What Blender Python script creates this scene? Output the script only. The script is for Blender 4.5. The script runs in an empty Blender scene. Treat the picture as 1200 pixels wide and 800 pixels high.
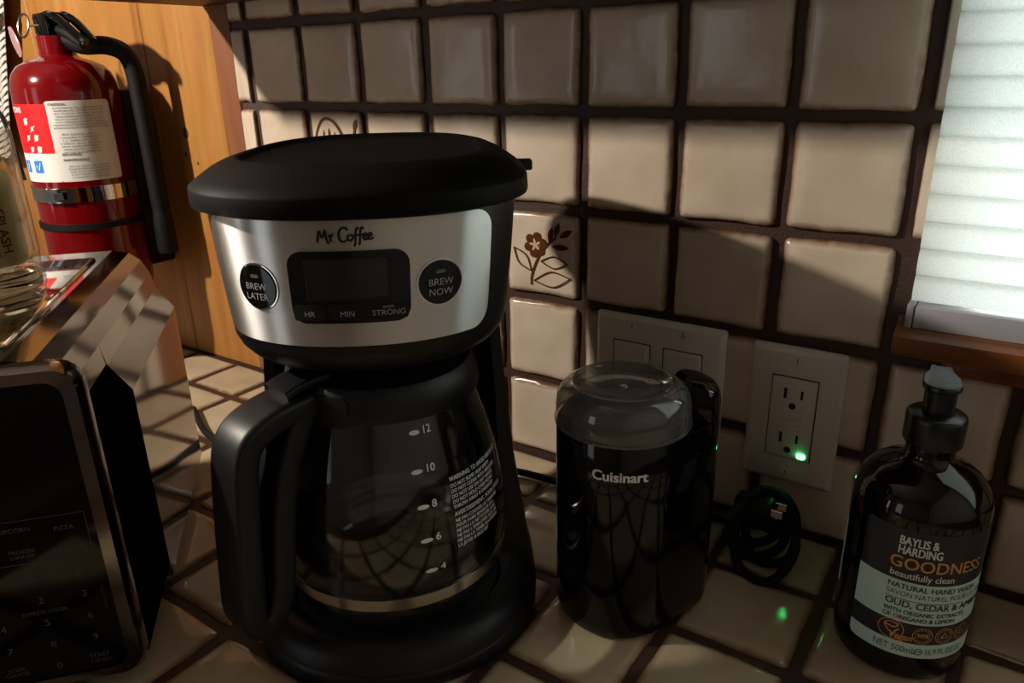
import bpy, bmesh, math, random
from mathutils import Vector, Matrix
random.seed(7)
PI = math.pi
scene = bpy.context.scene
COL = scene.collection

# ------------------------------------------------------------------ camera
cam_d = bpy.data.cameras.new('camera')
cam_d.sensor_width = 36.0
cam_d.sensor_fit = 'HORIZONTAL'
cam_d.lens = 877.5 / 1200.0 * 36.0
cam_d.clip_start = 0.01
cam = bpy.data.objects.new('camera', cam_d)
COL.objects.link(cam)
CR = ((0.8298565, 0.5575926, -0.0207022), (0.1773333, -0.2987377, -0.9377147), (-0.5290473, 0.7744974, -0.3467892))
CP = Vector((0.72824, -0.57113, 0.36925))
m = Matrix(((CR[0][0], -CR[1][0], -CR[2][0], CP.x),
            (CR[0][1], -CR[1][1], -CR[2][1], CP.y),
            (CR[0][2], -CR[1][2], -CR[2][2], CP.z),
            (0, 0, 0, 1)))
cam.matrix_world = m
scene.camera = cam

# ------------------------------------------------------------------ world, lights, exposure
world = bpy.data.worlds.new('world')
scene.world = world
world.use_nodes = True
world.node_tree.nodes['Background'].inputs[0].default_value = (0.55, 0.75, 1.0, 1)
world.node_tree.nodes['Background'].inputs[1].default_value = 0.25
scene.view_settings.view_transform = 'Standard'
scene.view_settings.look = 'None'
scene.view_settings.gamma = 1.0
scene.view_settings.exposure = 0.0


def add_light(name, kind, loc, power, color, size=0.03, size_y=None, aim=None):
    d = bpy.data.lights.new(name, kind)
    d.energy = power
    d.color = color
    if kind == 'AREA':
        d.shape = 'RECTANGLE'
        d.size = size
        d.size_y = size_y or size
    else:
        d.shadow_soft_size = size
    o = bpy.data.objects.new(name, d)
    COL.objects.link(o)
    o.location = loc
    if aim is not None:
        o.rotation_euler = (Vector(aim) - Vector(loc)).to_track_quat('-Z', 'Y').to_euler()
    return o


LAMP = (-0.30, -0.693, 0.69)
add_light('lamp_light', 'POINT', LAMP, 46.0, (1.0, 0.89, 0.77), 0.018)
# daylight behind the cellular shade
add_light('daylight', 'AREA', (1.05, 1.10, 0.60), 78.0, (0.86, 0.97, 1.0), 1.6, 1.4, (1.05, -1, 0.52))
# cool fill added behind the photographer, placed by the upper tiles' highlights
add_light('rear_fill_light', 'AREA', (-0.45, -2.33, 0.35), 1.9, (0.88, 0.96, 1.0), 0.45, 1.0, (-0.30, 0.0, 0.35))
add_light('panel_streak_light', 'AREA', (-1.27, -2.0, 0.25), 1.3, (0.86, 0.94, 1.0), 0.16, 0.9, (0.3, -0.3, 0.25))  # narrow light added to give the steel panel its bright streak


# ------------------------------------------------------------------ materials
def lin(r, g, b):
    def f(c):
        c /= 255.0
        return c / 12.92 if c <= 0.04045 else ((c + 0.055) / 1.055) ** 2.4
    return (f(r), f(g), f(b), 1.0)


def mat(name, col, rough=0.5, metal=0.0, coat=0.0, spec=0.5, emit=None, emit_s=0.0, trans=0.0, ior=1.45):
    mt = bpy.data.materials.new(name)
    mt.use_nodes = True
    p = mt.node_tree.nodes['Principled BSDF']
    p.inputs['Base Color'].default_value = col
    p.inputs['Roughness'].default_value = rough
    p.inputs['Metallic'].default_value = metal
    p.inputs['Coat Weight'].default_value = coat
    p.inputs['Specular IOR Level'].default_value = spec
    p.inputs['Transmission Weight'].default_value = trans
    p.inputs['IOR'].default_value = ior
    if emit:
        p.inputs['Emission Color'].default_value = emit
        p.inputs['Emission Strength'].default_value = emit_s
    return mt


def nodes(mt):
    return mt.node_tree.nodes, mt.node_tree.links, mt.node_tree.nodes['Principled BSDF']


def noise_color(mt, c1, c2, scale=(1, 1, 1), detail=4, lo=0.35, hi=0.65, coord='Object', rnd=False):
    n, l, p = nodes(mt)
    tc = n.new('ShaderNodeTexCoord')
    mp = n.new('ShaderNodeMapping')
    mp.inputs['Scale'].default_value = scale
    l.new(tc.outputs[coord], mp.inputs['Vector'])
    if rnd:
        oi = n.new('ShaderNodeObjectInfo')
        mm = n.new('ShaderNodeMath'); mm.operation = 'MULTIPLY'; mm.inputs[1].default_value = 37.0
        l.new(oi.outputs['Random'], mm.inputs[0])
        l.new(mm.outputs[0], mp.inputs['Location'])
    nz = n.new('ShaderNodeTexNoise')
    nz.inputs['Scale'].default_value = 1.0
    nz.inputs['Detail'].default_value = detail
    l.new(mp.outputs[0], nz.inputs['Vector'])
    cr = n.new('ShaderNodeValToRGB')
    cr.color_ramp.elements[0].position = lo
    cr.color_ramp.elements[0].color = c1
    cr.color_ramp.elements[1].position = hi
    cr.color_ramp.elements[1].color = c2
    l.new(nz.outputs['Fac'], cr.inputs['Fac'])
    l.new(cr.outputs['Color'], p.inputs['Base Color'])
    return nz, cr, mp


def add_bump(mt, scale, strength, dist=0.001, coord='Object', vec=(1, 1, 1)):
    n, l, p = nodes(mt)
    tc = n.new('ShaderNodeTexCoord')
    mp = n.new('ShaderNodeMapping')
    mp.inputs['Scale'].default_value = vec
    l.new(tc.outputs[coord], mp.inputs['Vector'])
    nz = n.new('ShaderNodeTexNoise')
    nz.inputs['Scale'].default_value = scale
    nz.inputs['Detail'].default_value = 3
    l.new(mp.outputs[0], nz.inputs['Vector'])
    b = n.new('ShaderNodeBump')
    b.inputs['Strength'].default_value = strength
    b.inputs['Distance'].default_value = dist
    l.new(nz.outputs['Fac'], b.inputs['Height'])
    l.new(b.outputs[0], p.inputs['Normal'])


def thin_glass(name, tint, rough=0.02, ior=1.45, haze=0.0):
    mt = bpy.data.materials.new(name)
    mt.use_nodes = True
    n, l = mt.node_tree.nodes, mt.node_tree.links
    n.remove(n['Principled BSDF'])
    out = n['Material Output']
    tr = n.new('ShaderNodeBsdfTransparent'); tr.inputs[0].default_value = tint
    gl = n.new('ShaderNodeBsdfGlossy'); gl.inputs[0].default_value = (1, 1, 1, 1); gl.inputs['Roughness'].default_value = rough
    fr = n.new('ShaderNodeFresnel'); fr.inputs[0].default_value = ior
    mx = n.new('ShaderNodeMixShader')
    ge = n.new('ShaderNodeNewGeometry')
    io = n.new('ShaderNodeMapRange'); io.inputs[3].default_value = ior; io.inputs[4].default_value = 1.0 / ior
    l.new(ge.outputs['Backfacing'], io.inputs[0]); l.new(io.outputs[0], fr.inputs[0])
    body = tr.outputs[0]
    if haze > 0:
        df = n.new('ShaderNodeBsdfDiffuse'); df.inputs[0].default_value = (0.5, 0.49, 0.47, 1)
        m2 = n.new('ShaderNodeMixShader'); m2.inputs[0].default_value = haze
        l.new(tr.outputs[0], m2.inputs[1]); l.new(df.outputs[0], m2.inputs[2]); body = m2.outputs[0]
    l.new(fr.outputs[0], mx.inputs[0]); l.new(body, mx.inputs[1]); l.new(gl.outputs[0], mx.inputs[2])
    l.new(mx.outputs[0], out.inputs[0])
    return mt


def tile_material(name, c_mid, c_mid2, c_edge, rough):
    mt = mat(name, c_mid, rough, coat=0.0)
    n, l, p = nodes(mt)
    tc = n.new('ShaderNodeTexCoord')
    oi = n.new('ShaderNodeObjectInfo')
    add = n.new('ShaderNodeVectorMath'); add.operation = 'ADD'
    mul = n.new('ShaderNodeMath'); mul.operation = 'MULTIPLY'; mul.inputs[1].default_value = 53.0
    l.new(oi.outputs['Random'], mul.inputs[0])
    l.new(tc.outputs['Object'], add.inputs[0]); l.new(mul.outputs[0], add.inputs[1])
    nz = n.new('ShaderNodeTexNoise'); nz.inputs['Scale'].default_value = 22; nz.inputs['Detail'].default_value = 5
    l.new(add.outputs[0], nz.inputs['Vector'])
    r1 = n.new('ShaderNodeValToRGB')
    r1.color_ramp.elements[0].position = 0.3; r1.color_ramp.elements[0].color = c_mid2
    r1.color_ramp.elements[1].position = 0.7; r1.color_ramp.elements[1].color = c_mid
    l.new(nz.outputs['Fac'], r1.inputs['Fac'])
    # glaze breaks brown on the rim of the pillow: distance from edge in generated coordinates
    sep = n.new('ShaderNodeSeparateXYZ'); l.new(tc.outputs['Generated'], sep.inputs[0])
    def edge(o):
        s = n.new('ShaderNodeMath'); s.operation = 'SUBTRACT'; s.inputs[1].default_value = 0.5; l.new(o, s.inputs[0])
        a = n.new('ShaderNodeMath'); a.operation = 'ABSOLUTE'; l.new(s.outputs[0], a.inputs[0])
        return a.outputs[0]
    mxm = n.new('ShaderNodeMath'); mxm.operation = 'MAXIMUM'
    l.new(edge(sep.outputs[0]), mxm.inputs[0]); l.new(edge(sep.outputs[1]), mxm.inputs[1])
    nz2 = n.new('ShaderNodeTexNoise'); nz2.inputs['Scale'].default_value = 90; nz2.inputs['Detail'].default_value = 2
    l.new(add.outputs[0], nz2.inputs['Vector'])
    w = n.new('ShaderNodeMath'); w.operation = 'MULTIPLY_ADD'; w.inputs[1].default_value = 0.05
    l.new(nz2.outputs['Fac'], w.inputs[0]); l.new(mxm.outputs[0], w.inputs[2])
    r2 = n.new('ShaderNodeValToRGB')
    r2.color_ramp.elements[0].position = 0.455; r2.color_ramp.elements[0].color = (0, 0, 0, 1)
    r2.color_ramp.elements[1].position = 0.525; r2.color_ramp.elements[1].color = (1, 1, 1, 1)
    l.new(w.outputs[0], r2.inputs['Fac'])
    mx = n.new('ShaderNodeMix'); mx.data_type = 'RGBA'
    l.new(r2.outputs['Color'], mx.inputs[0]); l.new(r1.outputs['Color'], mx.inputs[6]); mx.inputs[7].default_value = c_edge
    # each tile a little lighter or darker
    v = n.new('ShaderNodeMath'); v.operation = 'MULTIPLY_ADD'; v.inputs[1].default_value = 0.22; v.inputs[2].default_value = 0.88
    l.new(oi.outputs['Random'], v.inputs[0])
    hs = n.new('ShaderNodeHueSaturation'); l.new(mx.outputs[2], hs.inputs['Color']); l.new(v.outputs[0], hs.inputs['Value'])
    l.new(hs.outputs[0], p.inputs['Base Color'])
    b = n.new('ShaderNodeBump'); b.inputs['Strength'].default_value = 0.25; b.inputs['Distance'].default_value = 0.002
    nz3 = n.new('ShaderNodeTexNoise'); nz3.inputs['Scale'].default_value = 35; nz3.inputs['Detail'].default_value = 2
    l.new(add.outputs[0], nz3.inputs['Vector']); l.new(nz3.outputs['Fac'], b.inputs['Height']); l.new(b.outputs[0], p.inputs['Normal'])
    return mt


def wood_material(name, c1, c2, c3, rough=0.4, axis=2, scale=9.0):
    mt = mat(name, c1, rough)
    n, l, p = nodes(mt)
    tc = n.new('ShaderNodeTexCoord'); mp = n.new('ShaderNodeMapping')
    s = [scale, scale, scale]; s[axis] = scale * 0.09
    mp.inputs['Scale'].default_value = s
    l.new(tc.outputs['Object'], mp.inputs['Vector'])
    nz = n.new('ShaderNodeTexNoise'); nz.inputs['Scale'].default_value = 2.2; nz.inputs['Detail'].default_value = 6; nz.inputs['Distortion'].default_value = 1.3
    l.new(mp.outputs[0], nz.inputs['Vector'])
    r = n.new('ShaderNodeValToRGB')
    r.color_ramp.elements[0].position = 0.3; r.color_ramp.elements[0].color = c1
    r.color_ramp.elements[1].position = 0.72; r.color_ramp.elements[1].color = c3
    e = r.color_ramp.elements.new(0.5); e.color = c2
    l.new(nz.outputs['Fac'], r.inputs['Fac'])
    wv = n.new('ShaderNodeTexNoise'); wv.inputs['Scale'].default_value = 14; wv.inputs['Detail'].default_value = 3
    l.new(mp.outputs[0], wv.inputs['Vector'])
    mx = n.new('ShaderNodeMix'); mx.data_type = 'RGBA'; mx.blend_type = 'MULTIPLY'; mx.inputs[0].default_value = 0.35
    l.new(r.outputs['Color'], mx.inputs[6]); l.new(wv.outputs['Color'], mx.inputs[7])
    l.new(mx.outputs[2], p.inputs['Base Color'])
    return mt


M = {}
M['tile'] = tile_material('glazed_beige_tile', lin(202, 187, 168), lin(186, 169, 148), lin(104, 66, 38), 0.17)
M['ctile'] = tile_material('glazed_counter_tile', lin(180, 163, 136), lin(164, 146, 120), lin(108, 74, 46), 0.11)
M['grout'] = mat('dark_brown_grout', lin(58, 38, 28), 0.55)
add_bump(M['grout'], 400, 0.5, 0.001)
M['motif'] = mat('brown_relief_glaze', lin(88, 48, 24), 0.25)
M['motif_fill'] = mat('cream_relief_glaze', lin(205, 180, 145), 0.25)
M['wood'] = wood_material('honey_pine', lin(146, 90, 36), lin(166, 112, 50), lin(178, 128, 68), 0.45)
M['wood_trim'] = wood_material('reddish_pine_trim', lin(120, 68, 38), lin(134, 80, 47), lin(146, 90, 55), 0.5)
M['wood_dark'] = wood_material('dark_walnut', lin(50, 28, 15), lin(60, 34, 19), lin(72, 42, 24), 0.5, axis=0)
M['wood_sill'] = wood_material('oak_sill', lin(84, 42, 14), lin(132, 74, 28), lin(164, 100, 44), 0.38, axis=0, scale=22)
M['knot'] = mat('wood_knot', lin(70, 36, 14), 0.6)
M['room'] = mat('room_paint', lin(128, 122, 114), 0.8)
noise_color(M['room'], lin(118, 113, 107), lin(134, 128, 122), (2, 2, 2))
M['right_paint'] = mat('light_wall_paint', lin(178, 174, 168), 0.8)
M['floor'] = mat('floor_boards', lin(176, 156, 132), 0.5)
M['black'] = mat('black_satin_plastic', lin(15, 15, 17), 0.42, spec=0.38)
add_bump(M['black'], 900, 0.06, 0.0004)
M['black_lid'] = mat('black_lid_plastic', lin(12, 11, 11), 0.55, spec=0.1)
noise_color(M['black_lid'], lin(9, 8, 8), lin(13, 12, 11), (30, 30, 30))
M['black_gloss'] = mat('black_gloss_plastic', lin(6, 6, 7), 0.07, spec=0.38)
M['black_matte'] = mat('black_matte_plastic', lin(12, 12, 13), 0.5, spec=0.3)
M['rubber'] = mat('black_rubber', lin(10, 10, 10), 0.65, spec=0.25)
M['steel'] = mat('brushed_steel', lin(205, 203, 199), 0.27, metal=1.0)
M['steel'].node_tree.nodes['Principled BSDF'].inputs['Anisotropic'].default_value = 0.92
M['chrome'] = mat('polished_chrome', lin(205, 200, 196), 0.06, metal=1.0)
M['chrome_soft'] = mat('polished_steel_sheet', lin(120, 115, 110), 0.08, metal=1.0)
M['screen'] = mat('dark_lcd', lin(34, 28, 30), 0.12)
M['print_white'] = mat('white_print', lin(215, 218, 216), 0.5)
M['print_grey'] = mat('grey_print', lin(150, 152, 152), 0.5)
M['print_dim'] = mat('dim_key_print', lin(84, 80, 76), 0.5)
M['print_black'] = mat('black_print', lin(18, 18, 20), 0.4)
M['print_teal'] = mat('dark_green_print', lin(48, 66, 62), 0.5)
M['copper'] = mat('copper_print', lin(206, 146, 84), 0.35, metal=0.3)
M['mint'] = mat('mint_label', lin(188, 212, 204), 0.5)
M['navy'] = mat('charcoal_label', lin(34, 36, 40), 0.42)
M['soap'] = mat('dark_amber_plastic', (0.004, 0.003, 0.003, 1), 0.06)
M['pump'] = mat('black_pump_plastic', lin(18, 19, 20), 0.28)
M['plate'] = mat('almond_plate', lin(206, 198, 190), 0.28)
M['slot'] = mat('dark_slot', lin(24, 20, 18), 0.6)
M['led'] = mat('green_led', (0.05, 0.9, 0.2, 1), 0.3, emit=(0.05, 1.0, 0.22, 1), emit_s=22.0)
M['glass'] = thin_glass('clear_glass', (0.90, 0.88, 0.84, 1))
M['glass_carafe'] = thin_glass('carafe_glass', (0.86, 0.87, 0.86, 1))
M['smoke'] = thin_glass('smoky_clear_lid', (0.46, 0.44, 0.42, 1), 0.05, 1.55, 0.13)
M['red'] = mat('red_enamel', lin(100, 2, 9), 0.14, coat=0.3)
M['label_red'] = mat('label_red', lin(214, 20, 26), 0.4)
M['label_white'] = mat('label_white', lin(214, 212, 206), 0.45)
M['label_blue'] = mat('label_blue', lin(40, 118, 196), 0.45)
M['label_grey'] = mat('label_grey_print', lin(120, 118, 114), 0.5)
M['olive'] = mat('olive_packet', lin(150, 146, 92), 0.4)
noise_color(M['olive'], lin(176, 172, 118), lin(200, 196, 140), (25, 25, 25))
M['heart'] = mat('dark_red_print', lin(130, 22, 26), 0.4)
M['tag'] = mat('clear_pink_tag', lin(190, 150, 150), 0.2, trans=0.5)
M['dgrey'] = mat('grey_metal', lin(110, 108, 104), 0.35, metal=1.0)


def shade_material():
    mt = bpy.data.materials.new('cellular_shade_fabric')
    mt.use_nodes = True
    n, l = mt.node_tree.nodes, mt.node_tree.links
    n.remove(n['Principled BSDF'])
    d = n.new('ShaderNodeBsdfDiffuse'); d.inputs[0].default_value = (0.80, 0.84, 0.82, 1)
    t = n.new('ShaderNodeBsdfTranslucent'); t.inputs[0].default_value = (0.80, 0.86, 0.84, 1)
    mx = n.new('ShaderNodeMixShader'); mx.inputs[0].default_value = 0.5
    tc = n.new('ShaderNodeTexCoord'); mp = n.new('ShaderNodeMapping'); mp.inputs['Scale'].default_value = (1500, 700, 1000)
    l.new(tc.outputs['Object'], mp.inputs['Vector'])
    nz = n.new('ShaderNodeTexNoise'); nz.inputs['Scale'].default_value = 1.0; nz.inputs['Detail'].default_value = 2
    l.new(mp.outputs[0], nz.inputs['Vector'])
    cr = n.new('ShaderNodeValToRGB')
    cr.color_ramp.elements[0].position = 0.35; cr.color_ramp.elements[0].color = (0.74, 0.80, 0.78, 1)
    cr.color_ramp.elements[1].position = 0.6; cr.color_ramp.elements[1].color = (0.86, 0.91, 0.89, 1)
    l.new(nz.outputs['Fac'], cr.inputs['Fac'])
    l.new(cr.outputs[0], d.inputs[0]); l.new(cr.outputs[0], t.inputs[0])
    b = n.new('ShaderNodeBump'); b.inputs['Strength'].default_value = 0.4; b.inputs['Distance'].default_value = 0.0006
    l.new(nz.outputs['Fac'], b.inputs['Height']); l.new(b.outputs[0], d.inputs['Normal'])
    l.new(d.outputs[0], mx.inputs[1]); l.new(t.outputs[0], mx.inputs[2]); l.new(mx.outputs[0], n['Material Output'].inputs[0])
    return mt


M['shade'] = shade_material()


def curtain_material():
    mt = mat('ribbed_white_fabric', lin(206, 202, 194), 0.9)
    n, l, p = nodes(mt)
    tc = n.new('ShaderNodeTexCoord'); mp = n.new('ShaderNodeMapping')
    mp.inputs['Rotation'].default_value = (0, math.radians(30), 0)
    l.new(tc.outputs['Object'], mp.inputs['Vector'])
    w = n.new('ShaderNodeTexWave'); w.bands_direction = 'Z'; w.inputs['Scale'].default_value = 46; w.inputs['Distortion'].default_value = 2.0; w.inputs['Detail'].default_value = 1
    l.new(mp.outputs[0], w.inputs['Vector'])
    b = n.new('ShaderNodeBump'); b.inputs['Strength'].default_value = 0.9; b.inputs['Distance'].default_value = 0.004
    l.new(w.outputs['Fac'], b.inputs['Height']); l.new(b.outputs[0], p.inputs['Normal'])
    return mt


M['curtain'] = curtain_material()


def brush_steel():
    mt = M['steel']
    n, l, p = nodes(mt)
    tc = n.new('ShaderNodeTexCoord'); mp = n.new('ShaderNodeMapping'); mp.inputs['Scale'].default_value = (700, 700, 9)
    l.new(tc.outputs['Object'], mp.inputs['Vector'])
    nz = n.new('ShaderNodeTexNoise'); nz.inputs['Scale'].default_value = 1.0; nz.inputs['Detail'].default_value = 2
    l.new(mp.outputs[0], nz.inputs['Vector'])
    mr = n.new('ShaderNodeMapRange'); mr.inputs[3].default_value = 0.33; mr.inputs[4].default_value = 0.36
    l.new(nz.outputs['Fac'], mr.inputs[0]); l.new(mr.outputs[0], p.inputs['Roughness'])

    tg = n.new('ShaderNodeTangent'); tg.direction_type = 'RADIAL'; tg.axis = 'Z'
    l.new(tg.outputs[0], p.inputs['Tangent'])
    p.inputs['Anisotropic Rotation'].default_value = 0.25


brush_steel()


# ------------------------------------------------------------------ object helpers
def tag(o, label=None, cat=None, group=None, kind=None):
    if label: o['label'] = label
    if cat: o['category'] = cat
    if group: o['group'] = group
    if kind: o['kind'] = kind
    return o


def empty(name, loc=(0, 0, 0), rz=0.0, label=None, cat=None, group=None):
    o = bpy.data.objects.new(name, None)
    o.empty_display_size = 0.02
    COL.objects.link(o)
    o.location = loc
    o.rotation_euler = (0, 0, rz)
    return tag(o, label, cat, group)


def finish(me, ang=35):
    for p in me.polygons:
        p.use_smooth = True
    me.set_sharp_from_angle(angle=math.radians(ang))


def obj(name, bm, material, parent=None, ang=35, label=None):
    if isinstance(bm, bmesh.types.BMesh):
        me = bpy.data.meshes.new(name)
        bmesh.ops.recalc_face_normals(bm, faces=bm.faces)
        bm.to_mesh(me)
        bm.free()
    else:
        me = bm
    finish(me, ang)
    if not me.materials:
        me.materials.append(material)
    o = bpy.data.objects.new(name, me)
    COL.objects.link(o)
    if parent is not None:
        o.parent = parent
    if label: o['label'] = label
    return o


def BM():
    return bmesh.new()


def box(bm, x0, x1, y0, y1, z0, z1, bev=0.0, seg=2):
    vs = [bm.verts.new(c) for c in ((x0, y0, z0), (x1, y0, z0), (x1, y1, z0), (x0, y1, z0), (x0, y0, z1), (x1, y0, z1), (x1, y1, z1), (x0, y1, z1))]
    fs = [bm.faces.new([vs[i] for i in q]) for q in ((0, 3, 2, 1), (4, 5, 6, 7), (0, 1, 5, 4), (1, 2, 6, 5), (2, 3, 7, 6), (3, 0, 4, 7))]
    if bev > 0:
        es = list({e for f in fs for e in f.edges})
        bmesh.ops.bevel(bm, geom=es, offset=bev, segments=seg, profile=0.5, affect='EDGES')
    return bm


def rings(bm, loops, cap0=True, cap1=True, closed=False):
    vv = [[bm.verts.new(p) for p in lp] for lp in loops]
    n = len(vv[0])
    pairs = list(zip(vv[:-1], vv[1:])) + ([(vv[-1], vv[0])] if closed else [])
    for a, b in pairs:
        for i in range(n):
            j = (i + 1) % n
            bm.faces.new((a[i], a[j], b[j], b[i]))
    if not closed:
        if cap0: bm.faces.new(list(reversed(vv[0])))
        if cap1: bm.faces.new(vv[-1])
    return bm


def lathe(bm, prof, seg=48, c=(0, 0), cap0=True, cap1=True):
    loops = []
    for r, z in prof:
        r = max(r, 1e-5)
        loops.append([(c[0] + r * math.cos(2 * PI * i / seg), c[1] + r * math.sin(2 * PI * i / seg), z) for i in range(seg)])
    return rings(bm, loops, cap0, cap1)


def smooth_path(pts, n=8, closed=False):
    P = [Vector(p) for p in pts]
    out = []
    N = len(P)
    rng = N if closed else N - 1
    for i in range(rng):
        p0 = P[(i - 1) % N] if (closed or i > 0) else P[0]
        p1 = P[i]
        p2 = P[(i + 1) % N]
        p3 = P[(i + 2) % N] if (closed or i + 2 < N) else P[-1]
        for k in range(n):
            t = k / n
            out.append(0.5 * ((2 * p1) + (p2 - p0) * t + (2 * p0 - 5 * p1 + 4 * p2 - p3) * t * t + (3 * p1 - p0 - 3 * p2 + p3) * t ** 3))
    if not closed: out.append(P[-1])
    return out


def tube(bm, path, r, seg=10, closed=False):
    path = [Vector(p) for p in path]
    N = len(path)
    up = None
    loops = []
    for i in range(N):
        if closed: t = (path[(i + 1) % N] - path[i - 1]).normalized()
        else: t = (path[min(i + 1, N - 1)] - path[max(i - 1, 0)]).normalized()
        if up is None:
            up = Vector((0, 0, 1)) if abs(t.z) < 0.9 else Vector((1, 0, 0))
        a = t.cross(up).normalized()
        up = a.cross(t).normalized()
        rr = r(i / (N - 1)) if callable(r) else r
        loops.append([path[i] + rr * (math.cos(2 * PI * k / seg) * a + math.sin(2 * PI * k / seg) * up) for k in range(seg)])
    return rings(bm, loops, closed=closed)


def prism(bm, outline, fn):
    """outline: list of 2-D points; fn(p, side) gives the 3-D point on side 0 / 1."""
    return rings(bm, [[fn(p, 0) for p in outline], [fn(p, 1) for p in outline]])


def rrect(x0, x1, y0, y1, r, n=5):
    out = []
    for cx, cy, a0 in ((x1 - r, y1 - r, 0), (x0 + r, y1 - r, 90), (x0 + r, y0 + r, 180), (x1 - r, y0 + r, 270)):
        for k in range(n + 1):
            a = math.radians(a0 + 90 * k / n)
            out.append((cx + r * math.cos(a), cy + r * math.sin(a)))
    return out


def cols_rrect(u0, u1, v0, v1, r, n=14, nc=6):
    us = [u0 + r * (1 - math.cos(PI / 2 * k / nc)) for k in range(nc)] if r > 0 else []
    us += [u0 + r + (u1 - u0 - 2 * r) * k / n for k in range(n + 1)]
    if r > 0: us += [u1 - r + r * math.sin(PI / 2 * k / nc) for k in range(1, nc + 1)]
    out = []
    for u in us:
        d = max(0.0, (u0 + r) - u, u - (u1 - r))
        dv = (r - math.sqrt(max(0.0, r * r - d * d))) if r > 0 else 0
        out.append((u, v0 + dv, v1 - dv))
    return out


def cols_circle(cu, cv, r, n=24, rv=None):
    rv = rv or r
    out = []
    for k in range(n + 1):
        t = PI * k / n
        h = max(rv * math.sin(t), rv * 0.002)
        out.append((cu - r * math.cos(t), cv - h, cv + h))
    return out


def patch(bm, cols, fn, t=0.001, base=0.0, nv=6):
    """a raised skin on surface fn(u, v, off), with a skirt of thickness t"""
    top = [[bm.verts.new(fn(u, lo + (hi - lo) * k / nv, base + t)) for k in range(nv + 1)] for u, lo, hi in cols]
    for a, b in zip(top[:-1], top[1:]):
        for k in range(nv):
            bm.faces.new((a[k], b[k], b[k + 1], a[k + 1]))
    rim = []
    rim += [((u, lo), top[i][0]) for i, (u, lo, hi) in enumerate(cols)]
    u, lo, hi = cols[-1]
    rim += [((u, lo + (hi - lo) * k / nv), top[-1][k]) for k in range(1, nv + 1)]
    rim += [((cols[i][0], cols[i][2]), top[i][nv]) for i in range(len(cols) - 2, -1, -1)]
    u, lo, hi = cols[0]
    rim += [((u, lo + (hi - lo) * k / nv), top[0][k]) for k in range(nv - 1, 0, -1)]
    low = [bm.verts.new(fn(p[0], p[1], base)) for p, _ in rim]
    N = len(rim)
    for i in range(N):
        j = (i + 1) % N
        bm.faces.new((rim[i][1], low[i], low[j], rim[j][1]))
    return bm


_font_cache = {}


def text_data(s, size, align='CENTER', space=1.0):
    cu = bpy.data.curves.new('txt', 'FONT')
    cu.body = s
    cu.size = size
    cu.align_x = align
    cu.align_y = 'CENTER'
    cu.space_character = space
    cu.resolution_u = 3
    ob = bpy.data.objects.new('txt', cu)
    COL.objects.link(ob)
    dg = bpy.context.evaluated_depsgraph_get()
    me = bpy.data.meshes.new_from_object(ob.evaluated_get(dg))
    vs = [(v.co.x, v.co.y) for v in me.vertices]
    fs = [tuple(p.vertices) for p in me.polygons]
    bpy.data.objects.remove(ob)
    bpy.data.curves.remove(cu)
    bpy.data.meshes.remove(me)
    return vs, fs


def text_bm(bm, s, size, fn, u=0.0, v=0.0, off=0.0004, align='CENTER', sx=1.0, rot=0.0, space=1.0, slant=0.0, bold=0.0):
    vs, fs = text_data(s, size, align, space)
    c, sn = math.cos(rot), math.sin(rot)
    reps = [(0, 0)] if not bold else [(0, 0), (bold, 0), (0, bold * 0.7), (bold, bold * 0.7)]
    for k, (bx, by) in enumerate(reps):
        vv = []
        for x, y in vs:
            x = (x + slant * y) * sx + bx
            y = y + by
            vv.append(bm.verts.new(fn(u + x * c - y * sn, v + x * sn + y * c, off + k * 0.00002)))
        for f in fs:
            try: bm.faces.new([vv[i] for i in f])
            except ValueError: pass
    return bm


def stroke(bm, pts, w, fn, off=0.0006, smooth=True, n=6, taper=True):
    """a flat brush stroke lying on surface fn"""
    P = smooth_path([(p[0], p[1], 0) for p in pts], n) if smooth else [Vector((p[0], p[1], 0)) for p in pts]
    N = len(P)
    L = []
    for i in range(N):
        t = (P[min(i + 1, N - 1)] - P[max(i - 1, 0)])
        t = t.normalized() if t.length > 1e-9 else Vector((1, 0, 0))
        nn = Vector((-t.y, t.x, 0))
        ww = w * (0.55 + 0.45 * math.sin(PI * min(1, max(0, (i + 0.5) / N)))) if taper else w
        a, b = P[i] + nn * ww / 2, P[i] - nn * ww / 2
        L.append((bm.verts.new(fn(a.x, a.y, off)), bm.verts.new(fn(b.x, b.y, off))))
    for (a, b), (c, d) in zip(L[:-1], L[1:]):
        bm.faces.new((a, b, d, c))
    return bm


def ringpatch(bm, cu, cv, r0, r1, fn, off=0.0005, n=28):
    A = [bm.verts.new(fn(cu + r0 * math.cos(2 * PI * k / n), cv + r0 * math.sin(2 * PI * k / n), off)) for k in range(n)]
    B = [bm.verts.new(fn(cu + r1 * math.cos(2 * PI * k / n), cv + r1 * math.sin(2 * PI * k / n), off)) for k in range(n)]
    for k in range(n):
        j = (k + 1) % n
        bm.faces.new((A[k], A[j], B[j], B[k]))
    return bm


def cyl_fn(cx, cy, r, a_c=0.0):
    """wrap (u along arc, v = z) on an upright cylinder, u = 0 at angle a_c, u grows to the viewer's right"""
    def fn(u, v, off=0.0):
        a = a_c + u / r
        return (cx + (r + off) * math.cos(a), cy + (r + off) * math.sin(a), v)
    return fn


# ------------------------------------------------------------------ room shell
T = 0.0834
RX0, RX1, RY0, RZ0, RZ1 = -1.3, 1.55, -2.4, -0.90, 1.50


def struct(name, bm, material, label=None):
    return tag(obj(name, bm, material), label, None, None, 'structure')


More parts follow.
